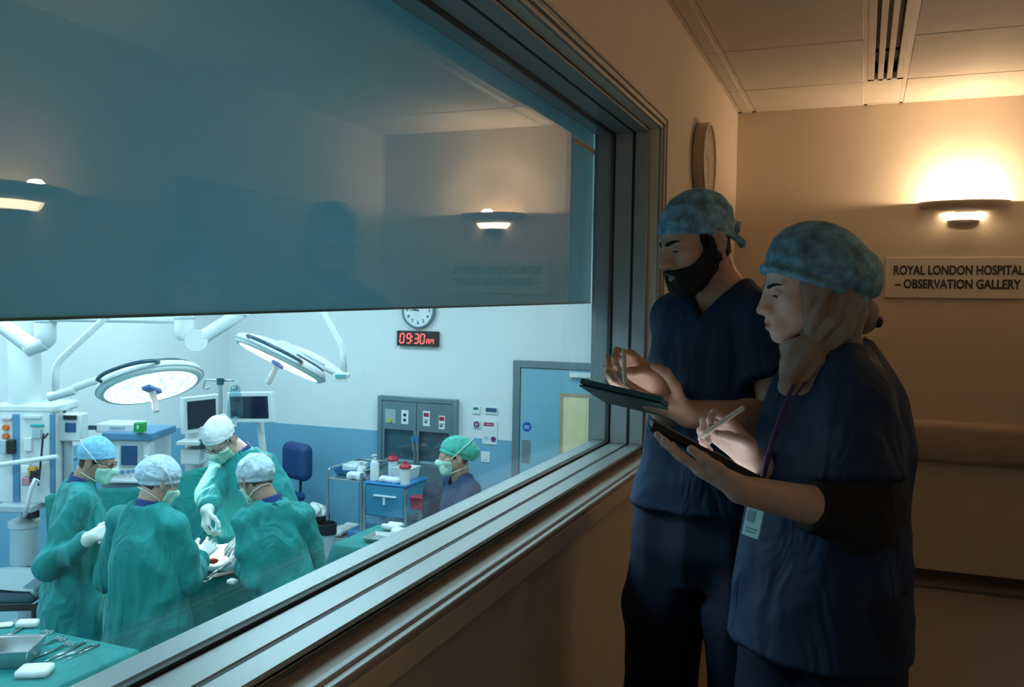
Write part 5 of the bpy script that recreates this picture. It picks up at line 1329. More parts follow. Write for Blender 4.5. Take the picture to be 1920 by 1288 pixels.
def cap_mesh(hd, kind, h=.003, m=None, seed=0, hem_f=40, hem_b=-22):
    """tie cap: skull shape cut by the hem line; local millimetres"""
    V = Vol((-.11, -.15, -.08), (.11, .12, .17), h); V.mar = .03
    V.ell((0, -.017, .040), (.0815, .101, .095), None, .01); V.ell((0, .036, .034), (.067, .053, .060), None, .02)
    X, Y, Z = V.xyz(); hz = (hem_b + (np.clip(Y * 1000, -110, 90) + 110) / 200.0 * (hem_f - hem_b)) / 1000
    rim = .0035 * np.exp(-((Z - hz - .006) / .006) ** 2)
    bz = hz + np.clip(Y + .03, 0, 1) * .30; rim = rim + .0026 * np.exp(-((Z - bz) / .0032) ** 2) * (Y > -.03)
    V.F = (V.F - rim).astype(np.float32)
    V.F = np.maximum(V.F, (hz - Z).astype(np.float32) * np.ones_like(V.F))
    P, Q = V.mesh(1); N_ = normals(P, Q)
    g = ridge(P * np.array([22, 16, 26]) + seed) * .0022 + vnoise(P * 55 + seed) * .0012
    g *= np.clip((P[:, 2] * 1000 - (hem_b + (P[:, 1] * 1000 + 110) / 200 * (hem_f - hem_b)) - 8) / 25, .1, 1)
    return hd.w(P + N_ * g[:, None]), Q
def bouffant_mesh(hd, c, r, tilt, hem_pt, hem_n, h=.0035, seed=0, amp=.004, sk=0.0):
    R = np.array([[1, 0, 0], [0, math.cos(tilt), -math.sin(tilt)], [0, math.sin(tilt), math.cos(tilt)]])
    V = Vol((-.14, -.23, -.12), (.14, .14, .20), h); V.mar = .03
    V.ell((0, -.017, .040), (.083 + sk, .101 + sk, .094 + sk), None, .01); V.ell((0, .036, .034), (.067 + sk, .054 + sk * .3, .060 + sk * .5), None, .02)
    V.ell(np.array(c) / 1000, np.array(r) / 1000, R, .03)
    hp = np.array(hem_pt) / 1000; hn = np.array(hem_n, float); hn /= np.linalg.norm(hn)
    X, Y, Z = V.xyz(); d = (X - hp[0]) * hn[0] + (Y - hp[1]) * hn[1] + (Z - hp[2]) * hn[2]
    V.F = np.maximum(V.F - .0035 * np.exp(-((d + .007) / .006) ** 2) + .006 * np.exp(-((d + .022) / .009) ** 2), d).astype(np.float32)
    P, Q = V.mesh(1); N_ = normals(P, Q); dd = -((P - hp) @ hn)
    g = (ridge(P * np.array([20, 14, 24]) + seed) * amp * .6 + vnoise(P * 40 + seed) * amp * .35) * np.clip(dd / .04, .15, 1)
    return hd.w(P + N_ * g[:, None]), Q
def mask_mesh(hd, V, h):
    """mask: the lower face inflated"""
    F = V.F.copy(); X, Y, Z = V.xyz()
    W = Vol.__new__(Vol); W.h = V.h; W.ax = V.ax; W.n = V.n; W.mar = V.mar; W.lo = V.lo
    top = np.interp(Y.ravel(), [.0, .06, .10, .12], [-.030, -.026, -.016, -.012])[None, :, None]
    bot = np.interp(Y.ravel(), [.0, .04, .09], [-.085, -.118, -.122])[None, :, None]
    F = F - .007 - .004 * (np.abs(X) < .03)
    F = np.maximum(F, np.maximum(Z - top, bot - Z)); F = np.maximum(F, .030 - Y)
    W.F = F.astype(np.float32); P, Q = W.mesh(2); N_ = normals(P, Q)
    return hd.w(P + N_ * (np.sin(P[:, 2] * 420) * .0008)[:, None]), Q

def arm_vol(pts, rads, prims, h, cut=None):
    A = np.array(pts + [p[0] for p in prims] + [p[1] for p in prims]); V = Vol(A.min(0) - .075, A.max(0) + .075, h); V.mar = .02
    V.chain(pts, rads, .02)
    for a, b_, ra, rb, k in prims: V.cap(a, b_, ra, rb, k)
    return V
def nails(tips, root, s=1.0, up=None, body=None):
    for i, (p, d, r) in enumerate(tips):
        if up is None: continue
        n = np.asarray(up[i], float); n = n - d * (n @ d); n /= np.linalg.norm(n)
        b = M().sph(p - d * .003 + n * (r * .62), (r * .62, r * .80, r * .28), 12, np.column_stack([np.cross(d, n), d, n]))
        obj('finger_nail', b, m_nail, root, smooth=True)
# ================================================================== the two observers in the gallery
def v_neck(V, apex, c1, c2, fwd, depth_back):
    """cut a V: three points on the front, pushed along the facing direction"""
    fwd = np.asarray(fwd, float); fwd /= np.linalg.norm(fwd); up = np.array([0, 0, 1.0]); rt = np.cross(fwd, up); rt /= np.linalg.norm(rt)
    q = [np.array([(p - apex) @ rt, (p - apex) @ up]) for p in (apex, c1, c2)]
    cen = sum(q) / 3
    ed = []
    for i in range(3):
        a, b_ = q[i], q[(i + 1) % 3]; n = np.array([b_[1] - a[1], a[0] - b_[0]]); n /= np.linalg.norm(n)
        if (cen - a) @ n > 0: n = -n
        ed.append((a, n))
    ed = [ed[0], ed[2]]            # the two slanted sides; open at the top
    def fn(X, Y, Z):
        x, y, z = X - apex[0], Y - apex[1], Z - apex[2]
        u = x * rt[0] + y * rt[1]; f = x * fwd[0] + y * fwd[1]
        d = -(f + depth_back)
        for a, n in ed: d = np.maximum(d, (u - a[0]) * n[0] + (z - a[1]) * n[1])
        return d
    V.put(V.lo, V.lo + 9, fn, 0, 's'); return V

def tablet(name, label, A, U, W_, th, m_case, face_up, glow=.7):
    """corner A, edge vectors U and W_; face_up: unit normal on the screen side"""
    A = np.asarray(A, float); n = np.asarray(face_up, float); c = A + (U + W_) / 2
    r = thing(name, label, 'tablet', (c[0], c[1], c[2] - .02), 0, 'tablets held by the observers')
    u = U / np.linalg.norm(U); w_ = W_ - u * (W_ @ u); w_ /= np.linalg.norm(w_); R = np.column_stack([u, w_, n])
    if np.linalg.det(R) < 0: R = np.column_stack([u, -w_, n])
    lu, lw = np.linalg.norm(U), np.linalg.norm(W_)
    obj('folio_cover', M().box(c - n * (th * .5 + .0035), (lu + .006, lw + .006, .004), R), m_case, r, bevel=.0018)
    obj('tablet_body', M().box(c - n * th * .30, (lu, lw, th * .62), R), mat('tablet_black', (.012, .013, .016), .3), r, bevel=.003)
    obj('case_rim', M().box(c + n * .0016 - w_ * (lw / 2 + .001), (lu + .006, .003, th * 1.1), R).box(c + n * .0004 + w_ * (lw / 2 + .001), (lu + .006, .003, th * .95), R).box(c + n * .0004 - u * (lu / 2 + .001), (.003, lw, th * .95), R).box(c + n * .0004 + u * (lu / 2 + .001), (.003, lw, th * .95), R), m_case, r, bevel=.001)
    obj('screen', M().box(c + n * (th * .02), (lu - .014, lw - .014, .0008), R), mat('tablet_screen_%d' % int(glow * 10), (.02, .03, .04), .08, emit=(.86, .94, 1.0), estr=glow), r)
    obj('camera_bump', M().cyl(c - n * (th * .5 + .0055) + u * (lu / 2 - .02) + w_ * (lw / 2 - .02), c - n * (th * .5 + .0065) + u * (lu / 2 - .02) + w_ * (lw / 2 - .02), .007, n=14), m_black, r)
    return r
def stylus(label, tip, tail, r=.0045):
    tip = np.asarray(tip, float); tail = np.asarray(tail, float); d = (tip - tail) / np.linalg.norm(tip - tail)
    o = thing('stylus', label, 'stylus', tuple((tip + tail) / 2), 0, 'white styluses')
    mw_ = mat('stylus_white', (.78, .70, .60), .35, var=.02)
    obj('barrel', M().cyl(tail, tip - d * .018, r, n=16), mw_, o); obj('tip', M().cyl(tip - d * .018, tip, r * .98, .0008, n=16), mw_, o)
    obj('end_cap', M().sph(tail, r, 12), mw_, o)
    obj('band', M().cyl(tail + d * .010, tail + d * .0115, r * 1.03, n=16), m_steel, o)
    obj('print_mark', M().cyl(tail + d * .016, tail + d * .021, r * 1.02, n=16), mat('mark_dark', (.05, .05, .05), .5), o) if False else None
    return o

# ---------------------------------------------------------------- the bearded man
MAN_SKIN = (.54, .33, .225)
DM = 2.18
man = thing('person', 'bearded man in navy scrubs and blue tie cap writing on a tablet', 'person', (dep(1330, 900, DM)[0], dep(1330, 900, DM)[1], 0))
fwdM = cdir(-.55, 0, -.83); fwdM[2] = 0; fwdM /= np.linalg.norm(fwdM); axM = np.array([-fwdM[1], fwdM[0], 0])   # axM: his left
hdM = Head(dep(1305, 452, 2.15), cdir(-.90, -.30, -.30), scale=.92)
Ls, Rs = dep(1432, 602, 2.12), dep(1272, 600, 2.27)
Le, Lw = dep(1462, 792, 2.03), dep(1290, 776, 1.86)
Re, Rw = dep(1268, 785, 2.20), dep(1222, 716, 1.99)
neckM = dep(1352, 560, 2.22); chestM = dep(1352, 690, 2.20)
pelM = dep(1325, 985, 2.22)
nl = hdM.l(neckM)
ex = []
for S in (Ls, Rs): ex.append((hdM.l(neckM + [0, 0, .025]), hdM.l(lerp(neckM, S, .8) + [0, 0, -.005]), .050, .052, .03))
for s_ in (-.085, -.03, .03, .085): ex.append((hdM.l(neckM + axM * s_ + fwdM * .028 - [0, 0, .05]), hdM.l(chestM + axM * s_ * .8 + fwdM * .030), .050, .058, .03))
hv = head_vol(.0026, (-.21, -.16, -.34), (.21, .14, .14), nl, 0, ex)
PH, QH = hv.mesh(1)
colH = skin_cols(PH, MAN_SKIN, (.30, .145, .12), PH)
parts = [(hdM.w(PH), QH)]; cols = [colH]

# left hand under the tablet, thumb over its near edge
nT = cdir(.30, 1.0, .16)
def onplane(px, py, A, n):
    d = RC @ np.array([px - CX, py - CY, FPX]); return CAM + d * (((A - CAM) @ n) / (d @ n))
TA = dep(1091, 716, 1.86); TB = onplane(1240, 750, TA, nT); TD = onplane(1195, 770, TA, nT)
_u = TB - TA; _v = TD - TA; _v = _v - _u * (_v @ _u) / (_u @ _u); TD = TA + _v / np.linalg.norm(_v) * .165
FL = hand_frame(cdir(-.93, .30, -.05), cdir(.28, .93, .24), 'L')
prL, tipL = hand_prims(Lw, FL, [(10, 8, 6), (10, 10, 8), (12, 12, 10), (16, 14, 10)], ((.62, .45, .62), (.80, .15, .58), (.95, -.05, .25)), 1.03, .08)
av = arm_vol([lerp(Ls, Le, .35), Le, lerp(Le, Lw, .35), Lw], [.050, .043, .043, .029], prL, .0028)
P, Q = av.mesh(1); parts.append((P, Q)); cols.append(skin_cols(P, MAN_SKIN))
# right hand with the stylus
FR = hand_frame(cdir(-.80, .56, -.20), cdir(-.35, -.60, -.72), 'R')
prR, tipR = hand_prims(Rw, FR, [(28, 62, 38), (40, 66, 40), (52, 70, 42), (58, 70, 42)], ((.70, .35, .62), (.72, -.05, .70), (.80, -.35, .50)), .98, .05)
av = arm_vol([lerp(Rs, Re, .4), Re, lerp(Re, Rw, .35), Rw], [.050, .043, .042, .029], prR, .0028)
P, Q = av.mesh(1); parts.append((P, Q)); cols.append(skin_cols(P, MAN_SKIN))
# trunk and legs, under the clothes
lo = np.array([pelM[0] - .35, pelM[1] - .35, 0.0]); bv = Vol(lo - .02, lo + [.7, .7, 1.5], .012)
hipL, hipR = pelM + axM * .095, pelM - axM * .095
footL = np.array([hipL[0], hipL[1], 0]) + axM * .05; footR = np.array([hipR[0], hipR[1], 0]) - axM * .03
bv.loft([pelM - [0, 0, .08], pelM + [0, 0, .1], lerp(pelM, chestM, .6), chestM, neckM], axM, [.145, .135, .130, .135, .05], [.10, .09, .085, .085, .04], .02)
for hp, ft in ((hipL, footL), (hipR, footR)):
    kn = lerp(hp, ft, .5) + fwdM * .015
    bv.chain([hp, kn, ft + [0, 0, .09]], [.085, .058, .042], .03); bv.cap(ft + [0, 0, .04] - fwdM * .04, ft + [0, 0, .035] + fwdM * .16, .04, .035, .02)
P, Q = bv.mesh(1); parts.append((P, Q)); cols.append(skin_cols(P, MAN_SKIN))
V_, Q_ = join(parts); raw('body', V_, Q_, m_skin, man, colors=np.concatenate(cols))
upL = [FL[:, 2] * -1] * 4 + [FL[:, 2] * -.2 + FL[:, 1]]
for i in (4,): nails([tipL[i]], man, up=[np.array(cdir(0, .8, -.6))])
nails([tipR[0], tipR[1]], man, up=[cdir(-.6, -.1, -.8)] * 2)

# face details
def sub_field(hv, F, sm=1):
    W = Vol.__new__(Vol); W.h = hv.h; W.ax = hv.ax; W.n = hv.n; W.mar = hv.mar; W.lo = hv.lo; W.F = F.astype(np.float32); return W.mesh(sm)
X, Y, Z = hv.xyz()
zl = np.interp(Y.ravel(), [-.03, -.005, .022, .05, .075, .088], [.012, .010, -.022, -.046, -.054, -.054])[None, :, None]
zb = np.interp(Y.ravel(), [-.03, .0, .03, .06, .10], [-.058, -.085, -.122, -.138, -.140])[None, :, None]
th = np.interp(Z.ravel(), [-.14, -.11, -.085, -.05, -.01, .02], [.020, .017, .012, .0075, .004, .003])[None, None, :]
ybk = np.interp(Z.ravel(), [-.12, -.06, -.03, .02], [.012, -.012, -.004, -.002])[None, None, :]
th = th * np.where(Y > .055, np.clip((np.sqrt((X / 1.5) ** 2 + ((Z + .071) / .9) ** 2) - .007) / .016, .12, 1), 1)
B = np.maximum(hv.F - th, np.maximum(Z - zl, zb - Z)); B = np.maximum(B, ybk - Y)
B = np.maximum(B, (.0085 - np.sqrt((X / 2.3) ** 2 + ((Y - .100) / 2.2) ** 2 + ((Z + .0725) / .95) ** 2)))     # mouth stays free
mus = np.full_like(hv.F, 9.0)
for s_ in (1, -1):
    a = np.array([s_ * .002, .100, -.055]); b_ = np.array([s_ * .027, .084, -.066]); ba = b_ - a; L2 = ba @ ba
    t = np.clip(((X - a[0]) * ba[0] + (Y - a[1]) * ba[1] + (Z - a[2]) * ba[2]) / L2, 0, 1)
    mus = np.minimum(mus, np.sqrt((X - a[0] - t * ba[0]) ** 2 + (Y - a[1] - t * ba[1]) ** 2 + (Z - a[2] - t * ba[2]) ** 2) - .0082)
B = np.minimum(B, mus)
P, Q = sub_field(hv, B, 2); N_ = normals(P, Q)
P = P + N_ * (vnoise(P * np.array([260, 260, 110])) * .0022 + vnoise(P * 60) * .002)[:, None]
raw('beard', hdM.w(P), Q, m_hair, man)
zc = .040 + (Y - .09) * .31                                     # cap hem
H_ = np.maximum(hv.F - .0045, np.maximum(Z - zc - .01, Y + .046)); H_ = np.maximum(H_, (-.044 - (Y + .10) * .25) - Z); H_ = np.maximum(H_, np.abs(X) * 0 + Z * 0 - 9)
H2 = np.maximum(hv.F - .0025, np.maximum(np.abs(Y - .012 - .1 * Z) - .013, np.maximum(-.02 - Z, Z - zc - .01))); H2 = np.maximum(H2, .05 - np.abs(X))
P, Q = sub_field(hv, np.minimum(H_, H2), 1); N_ = normals(P, Q); P = P + N_ * (vnoise(P * np.array([300, 300, 120])) * .0012)[:, None]
raw('hair', hdM.w(P), Q, m_hair, man)
def brow_mesh(hv, hd, parent, th=.0026, arch=.009, thick=.0058):
    X, Y, Z = hv.xyz()
    for s_ in (1, -1):
        xa = s_ * X; zz = .0135 + arch * .5 * np.sin(np.clip((xa - .012) / .036, 0, 1) * 2.4); tk = thick * (1.1 - np.clip((xa - .015) / .04, 0, 1) * .75) * np.clip((xa - .010) / .010 + .3, .3, 1)
        Fb = np.maximum(hv.F - th * np.clip((.054 - xa) / .02, .3, 1), np.abs(Z - zz) - tk); Fb = np.maximum(Fb, np.maximum(.011 - xa, xa - .052)); Fb = np.maximum(Fb, .02 - Y)
        P, Q = sub_field(hv, Fb, 1); N_ = normals(P, Q); raw('eyebrow', hd.w(P + N_ * (vnoise(P * 240) * .0010)[:, None]), Q, m_hair, parent)
brow_mesh(hv, hdM, man)
def eyes(hd, parent, lash=.0011):
    for s_ in (1, -1):
        c = np.array([s_ * .0310, .0738, -.0040]); r = .0120
        obj('eye', M().sph(hd.w(c), r * hd.s, 18), m_eye, parent, smooth=True)
        d = np.array([0, .90, -.42]); d /= np.linalg.norm(d)
        obj('iris', M().sph(hd.w(c + d * .0040), .0085 * hd.s, 18), m_iris, parent, smooth=True)
        pts = [hd.w(np.array([s_ * x, y, z])) for x, y, z in ((.0190, .0850, -.0078), (.025, .0878, -.0060), (.031, .0886, -.0054), (.037, .0872, -.0060), (.0435, .0826, -.0080))]
        obj('eyelashes', M().tube(pts, [lash * .6, lash, lash * 1.2, lash * 1.3, lash * .5], 6), m_hair, parent, smooth=True)
eyes(hdM, man, .0012)
# cap with tied tails
P, Q = cap_mesh(hdM, 'tie', .0028, seed=3, hem_f=43, hem_b=-24); cp = raw('tie_cap', P, Q, m_cap_teal, man)
def tail(hd, pts, w_, name='cap_tie', m_=m_cap_teal, parent=None):
    pts = [hd.w(np.array(p) / 1000) for p in pts]; b = M(); n = len(pts)
    for i, p in enumerate(pts):
        t = pts[min(i + 1, n - 1)] - pts[max(i - 1, 0)]; t /= np.linalg.norm(t); s_ = np.cross(t, hd.R[:, 0]); s_ /= np.linalg.norm(s_)
        ww = w_ * (0.5 + .7 * math.sin(PI * (.25 + .6 * i / (n - 1)))); tw = hd.R[:, 0] * .006 * math.sin(i * 2.1)
        b.v += [tuple(p + s_ * ww + tw), tuple(p - s_ * ww - tw)]
    b.f = [(2 * i, 2 * i + 1, 2 * i + 3, 2 * i + 2) for i in range(n - 1)]
    return obj(name, b, m_, parent, smooth=True, solid=.002)
tail(hdM, [(0, -112, -14), (-4, -122, -4), (-8, -132, 8), (-8, -136, 16)], .008, parent=cp)
tail(hdM, [(0, -112, -16), (-4, -122, -26), (-8, -128, -40), (-12, -126, -54)], .009, parent=cp)
obj('cap_knot', M().sph(hdM.w((0, -.112, -.014)), (.009, .012, .009), 12), m_cap_teal, cp, smooth=True)

# scrub top
sp = [dep(1318, 955, 2.21), dep(1332, 840, 2.20), dep(1350, 700, 2.20), dep(1352, 610, 2.21), dep(1352, 568, 2.22), dep(1352, 535, 2.23)]
allp = np.array(sp + [Ls, Rs, lerp(Ls, Le, .7), lerp(Rs, Re, .7)])
tv = Vol(allp.min(0) - [.24, .24, .03], allp.max(0) + [.24, .24, .10], .0055); tv.mar = .03
tv.loft(sp, axM, [.180, .164, .168, .145, .100, .062], [.138, .122, .124, .102, .080, .060], .01, 2.3)
HM = {'L': .60, 'R': .56}
for S, E_, sgn in ((Ls, Le, 1), (Rs, Re, -1)):
    tv.chain([neckM + [0, 0, .008] + axM * .03 * sgn, lerp(neckM, S, .62) + [0, 0, .004], S + [0, 0, -.004]], [.052, .054, .060], .03)
    hm_ = HM['L' if sgn > 0 else 'R']; tv.flatcone([S, lerp(S, E_, hm_ * .5), lerp(S, E_, hm_ * 1.15)], [.063, .066, .078], lerp(S, E_, hm_), E_ - S, .022)
for S, E_, hm_ in ((Ls, Le, .60), (Rs, Re, .56)): tv.cap(lerp(S, E_, hm_ * .6), lerp(S, E_, hm_ + .06), .056, .062, 0, 's')
tv.plane(sp[0] + [0, 0, .012], (0, 0, -1))
apex = dep(1306, 598, 2.13); c1 = dep(1215, 490, 2.13); c2 = dep(1438, 478, 2.13)
v_neck(tv, apex, c1, c2, fwdM, .16)
tv.cap(neckM - [0, 0, .02], neckM + [0, 0, .20] - fwdM * .01, .066, .075, 0, 's')
P, Q = tv.mesh(1); P = folds(P, Q, .0090, 8, 2.0, 1.3)
top = raw('scrub_top', P, Q, m_navy, man)
b = M()
# trousers
lo = np.array([pelM[0] - .36, pelM[1] - .36, .02]); tr_ = Vol(lo, lo + [.72, .72, 1.02], .0075)
tr_.loft([pelM - [0, 0, .14], pelM - [0, 0, .05], pelM + [0, 0, .05], pelM + [0, 0, .16]], axM, [.12, .162, .158, .15], [.09, .125, .12, .115], .03, 2.2)
for hp, ft, sgn in ((hipL, footL, 1), (hipR, footR, -1)):
    kn = lerp(hp, ft, .5) + fwdM * .01
    tr_.chain([hp + [0, 0, .02], lerp(hp, kn, .45), kn, ft + [0, 0, .05]], [.098, .100, .088, .078], .02)
P, Q = tr_.mesh(1); P = folds(P, Q, .009, 7, 1.6, 4.1); raw('scrub_trousers', P, Q, mat('trousers_navy', (.006, .014, .045), .8, var=.2, scale=7, bump=.2, bscale=22), man)
for ft in (footL, footR):
    sv = Vol(ft - [.2, .2, .0], ft + [.2, .2, .14], .006); sv.cap(ft + [0, 0, .045] - fwdM * .05, ft + [0, 0, .042] + fwdM * .17, .047, .042, .01); sv.plane(ft + [0, 0, .004], (0, 0, -1))
    P, Q = sv.mesh(1); raw('shoe', P, Q, m_black, man)
tablet('tablet_computer', "dark teal cased tablet in the bearded man's hands", TA, TB - TA, TD - TA, .010, mat('folio_teal', (.012, .075, .085), .5, bump=.1, bscale=200), nT, 1.7)
stylus('white stylus upright in the bearded man\'s fingers', onplane(1171, 722, TA, nT) + nT * .002, dep(1170, 657, 1.90))

# ---------------------------------------------------------------- the woman in hijab
W_SKIN = (.72, .52, .43)
DW = 1.80
wom = thing('person', 'woman in taupe hijab, puffy blue cap and navy scrubs with purple lanyard', 'person', (dep(1550, 900, DW)[0], dep(1550, 900, DW)[1], 0))
fwdW = cdir(-.88, 0, -.47); fwdW[2] = 0; fwdW /= np.linalg.norm(fwdW); axW = np.array([-fwdW[1], fwdW[0], 0])
hdW = Head(dep(1513, 541, 1.81), cdir(-.99, -.13, -.03), scale=.90)
wLs, wRs = dep(1602, 742, 1.69), dep(1516, 725, 1.93)
wLe, wLw = dep(1616, 968, 1.65), dep(1388, 918, 1.565)
wRe, wRw = dep(1500, 930, 1.92), dep(1402, 852, 1.74)
wneck = dep(1560, 660, 1.82); wchest = dep(1560, 800, 1.80); wpel = dep(1538, 1090, 1.80)
wl = hdW.l(wneck)
hw = head_vol(.0024, (-.105, -.13, -.20), (.105, .135, .14), wl, 1.0, (), ears=())
PH, QH = hw.mesh(1); parts = [(hdW.w(PH), QH)]; cols = [skin_cols(PH, W_SKIN, (.36, .17, .15), PH, warm=(1.1, .9, .86))]
# tablet plane
WA = dep(1226, 799, 1.63); WB = dep(1446, 912, 1.60); uW = WB - WA
nW = cdir(.47, .87, -.03); nW = nW - uW * (nW @ uW) / (uW @ uW); nW /= np.linalg.norm(nW)
vW = np.cross(nW, uW); vW /= np.linalg.norm(vW)
if vW @ cdir(0, 0, 1) < 0: vW = -vW
WD = vW * .175
FWL = hand_frame(cdir(-.86, .42, .10), cdir(.42, .86, .10), 'L')
prL, tipL = hand_prims(wLw, FWL, [(6, 8, 6), (8, 8, 6), (8, 10, 8), (12, 10, 8)], ((.70, .35, .15), (.86, .20, .10), (.95, .10, .15)), .93, .07)
av = arm_vol([lerp(wLs, wLe, .6), wLe, lerp(wLe, wLw, .3), wLw], [.045, .040, .038, .0255], prL, .0026)
P, Q = av.mesh(1); parts.append((P, Q)); cols.append(skin_cols(P, W_SKIN))
FWR = hand_frame(cdir(-.72, .68, -.05), cdir(-.55, -.45, -.70), 'R')
prR, tipR = hand_prims(wRw, FWR, [(22, 66, 40), (38, 72, 46), (50, 76, 48), (58, 76, 48)], ((.66, .42, .62), (.80, .02, .60), (.82, -.42, .35)), .92, .05)
av = arm_vol([lerp(wRs, wRe, .6), wRe, lerp(wRe, wRw, .35), wRw], [.042, .038, .036, .0250], prR, .0026)
P, Q = av.mesh(1); parts.append((P, Q)); cols.append(skin_cols(P, W_SKIN))
lo = np.array([wpel[0] - .33, wpel[1] - .33, 0.0]); bv = Vol(lo - .02, lo + [.66, .66, 1.42], .012)
hipL, hipR = wpel + axW * .09 - [0, 0, .02], wpel - axW * .09 - [0, 0, .02]
footL = np.array([hipL[0], hipL[1], 0]); footR = np.array([hipR[0], hipR[1], 0]) - fwdW * .04
bv.loft([wpel - [0, 0, .08], wpel + [0, 0, .05], lerp(wpel, wchest, .5), wchest, wneck], axW, [.145, .14, .12, .12, .04], [.105, .10, .085, .09, .035], .02)
for hp, ft in ((hipL, footL), (hipR, footR)):
    bv.chain([hp, lerp(hp, ft, .5), ft + [0, 0, .09]], [.085, .055, .04], .03); bv.cap(ft + [0, 0, .04] - fwdW * .04, ft + [0, 0, .035] + fwdW * .14, .036, .032, .02)
P, Q = bv.mesh(1); parts.append((P, Q)); cols.append(skin_cols(P, W_SKIN))
V_, Q_ = join(parts); raw('body', V_, Q_, m_skin, wom, colors=np.concatenate(cols))
nails([tipR[4], tipR[0], tipR[1], tipR[2]], wom, up=[cdir(0, .55, -.8), cdir(-.7, 0, -.7), cdir(-.7, -.1, -.7), cdir(-.7, -.2, -.7)])
brow_mesh(hw, hdW, wom, .0020, .010, .0048); eyes(hdW, wom, .0012)

# hijab: hood, neck wrap and sweeping folds
hj = Vol((-.13, -.17, -.27), (.13, .15, .13), .0034); hj.mar = .03
hj.ell((0, -.020, .030), (.086, .101, .094), None, .02); hj.ell((0, .002, -.045), (.078, .080, .090), None, .03)
chl = hdW.l(dep(1478, 722, 1.72)); nbl = hdW.l(wneck)
hj.cap((0, -.02, -.07), nbl + [0, .02, .02], .068, .072, .03)
hj.cap((0, .015, -.10), lerp(nbl, chl, .55), .050, .055, .035); hj.cap(lerp(nbl, chl, .45), chl, .050, .020, .03)
for s_, pts, r_ in ((-1, [(-.070, -.055, -.02), (-.078, -.020, -.075), (-.060, .025, -.125), (-.030, .055, -.165)], .016),
                    (-1, [(-.072, -.070, -.045), (-.080, -.035, -.105), (-.062, .015, -.155), (-.025, .050, -.195)], .018),
                    (-1, [(-.064, -.085, -.060), (-.075, -.060, -.125), (-.062, -.010, -.175), (-.030, .040, -.215)], .017),
                    (-1, [(-.076, -.018, .00), (-.078, .008, -.05), (-.062, .030, -.095), (-.035, .052, -.130)], .012),
                    (1, [(.070, -.055, -.02), (.078, -.020, -.075), (.060, .025, -.125), (.030, .055, -.165)], .013),
                    (1, [(.072, -.070, -.045), (.080, -.035, -.105), (.062, .015, -.155), (.025, .050, -.195)], .014)):
    for i in range(3): hj.cap(pts[i], pts[i + 1], r_, r_, .004)
hj.ell((0, -.115, -.075), (.040, .036, .042), None, .025)
hj.put((-.2, .0, -.2), (.2, .2, .2), lambda X, Y, Z: np.maximum(.036 + .10 * (Z + .03) ** 2 - Y + .06 * np.maximum(Z + .02, 0), -.110 - Z + .12 * np.abs(X)) + 0 * X, .010, 's')          # the face stays open
X, Y, Z = hj.xyz()
P, Q = hj.mesh(1); N_ = normals(P, Q)
P = P + N_ * (ridge(np.stack([P[:, 0] * 14, (P[:, 1] + P[:, 2]) * 44, (P[:, 2] - P[:, 1]) * 8], 1)) * .0050 + vnoise(P * 40) * .0012)[:, None]
hj_o = raw('hijab', hdW.w(P), Q, m_hijab, wom)
obj('hair_clip', M().tube([hdW.w((x, y, z)) for x, y, z in ((-.028, -.140, -.098), (-.012, -.152, -.092), (.012, -.152, -.092), (.028, -.140, -.098))], .009, 10), m_black, hj_o, smooth=True)
obj('scarf_chain', M().tube([hdW.w((-.058 + .004 * math.sin(t * 9), -.100 + t * .052, -.122 - t * .016)) for t in np.linspace(0, 1, 14)], .0028, 8), mat('gold_chain', (.5, .35, .12), .3, metal=.9), hj_o, smooth=True)
P, Q = bouffant_mesh(hdW, (0, -58, 38), (98, 124, 84), .60, (0, 94, 52), (0, .47, -.883), .003, 11, .0052, .011)
raw('bouffant_cap', P, Q, m_cap_teal, wom)

# scrub tunic
sp = [dep(1528, 1215, 1.80), dep(1535, 1090, 1.80), dep(1548, 960, 1.80), dep(1562, 830, 1.80), dep(1566, 730, 1.80), dep(1566, 675, 1.815), dep(1563, 645, 1.82)]
allp = np.array(sp + [wLs, wRs, lerp(wLs, wLe, .75), lerp(wRs, wRe, .7)])
tv = Vol(allp.min(0) - [.22, .22, .03], allp.max(0) + [.22, .22, .09], .0055); tv.mar = .03
tv.loft(sp, axW, [.182, .176, .158, .152, .130, .085, .060], [.148, .140, .124, .136, .112, .080, .060], .01, 2.2)
for S, E_, sgn, hm_ in ((wLs, wLe, 1, .70), (wRs, wRe, -1, .62)):
    tv.chain([wneck + [0, 0, -.02] + axW * .03 * sgn, lerp(wneck, S, .62) + [0, 0, -.002], S + [0, 0, -.006]], [.050, .052, .060], .03)
    tv.flatcone([S, lerp(S, E_, hm_ * .5), lerp(S, E_, hm_ * 1.15)], [.065, .071, .084], lerp(S, E_, hm_), E_ - S, .022)
for S, E_, hm_ in ((wLs, wLe, .70), (wRs, wRe, .62)): tv.cap(lerp(S, E_, hm_ * .6), lerp(S, E_, hm_ + .06), .060, .068, 0, 's')
tv.plane(sp[0] + [0, 0, .012], (0, 0, -1))
tv.cap(wneck - [0, 0, .035] + fwdW * .035, wneck + [0, 0, .2] + fwdW * .0, .072, .085, 0, 's')
P, Q = tv.mesh(1); P = folds(P, Q, .0090, 8, 2.0, 7.7); raw('scrub_top', P, Q, m_navy, wom)
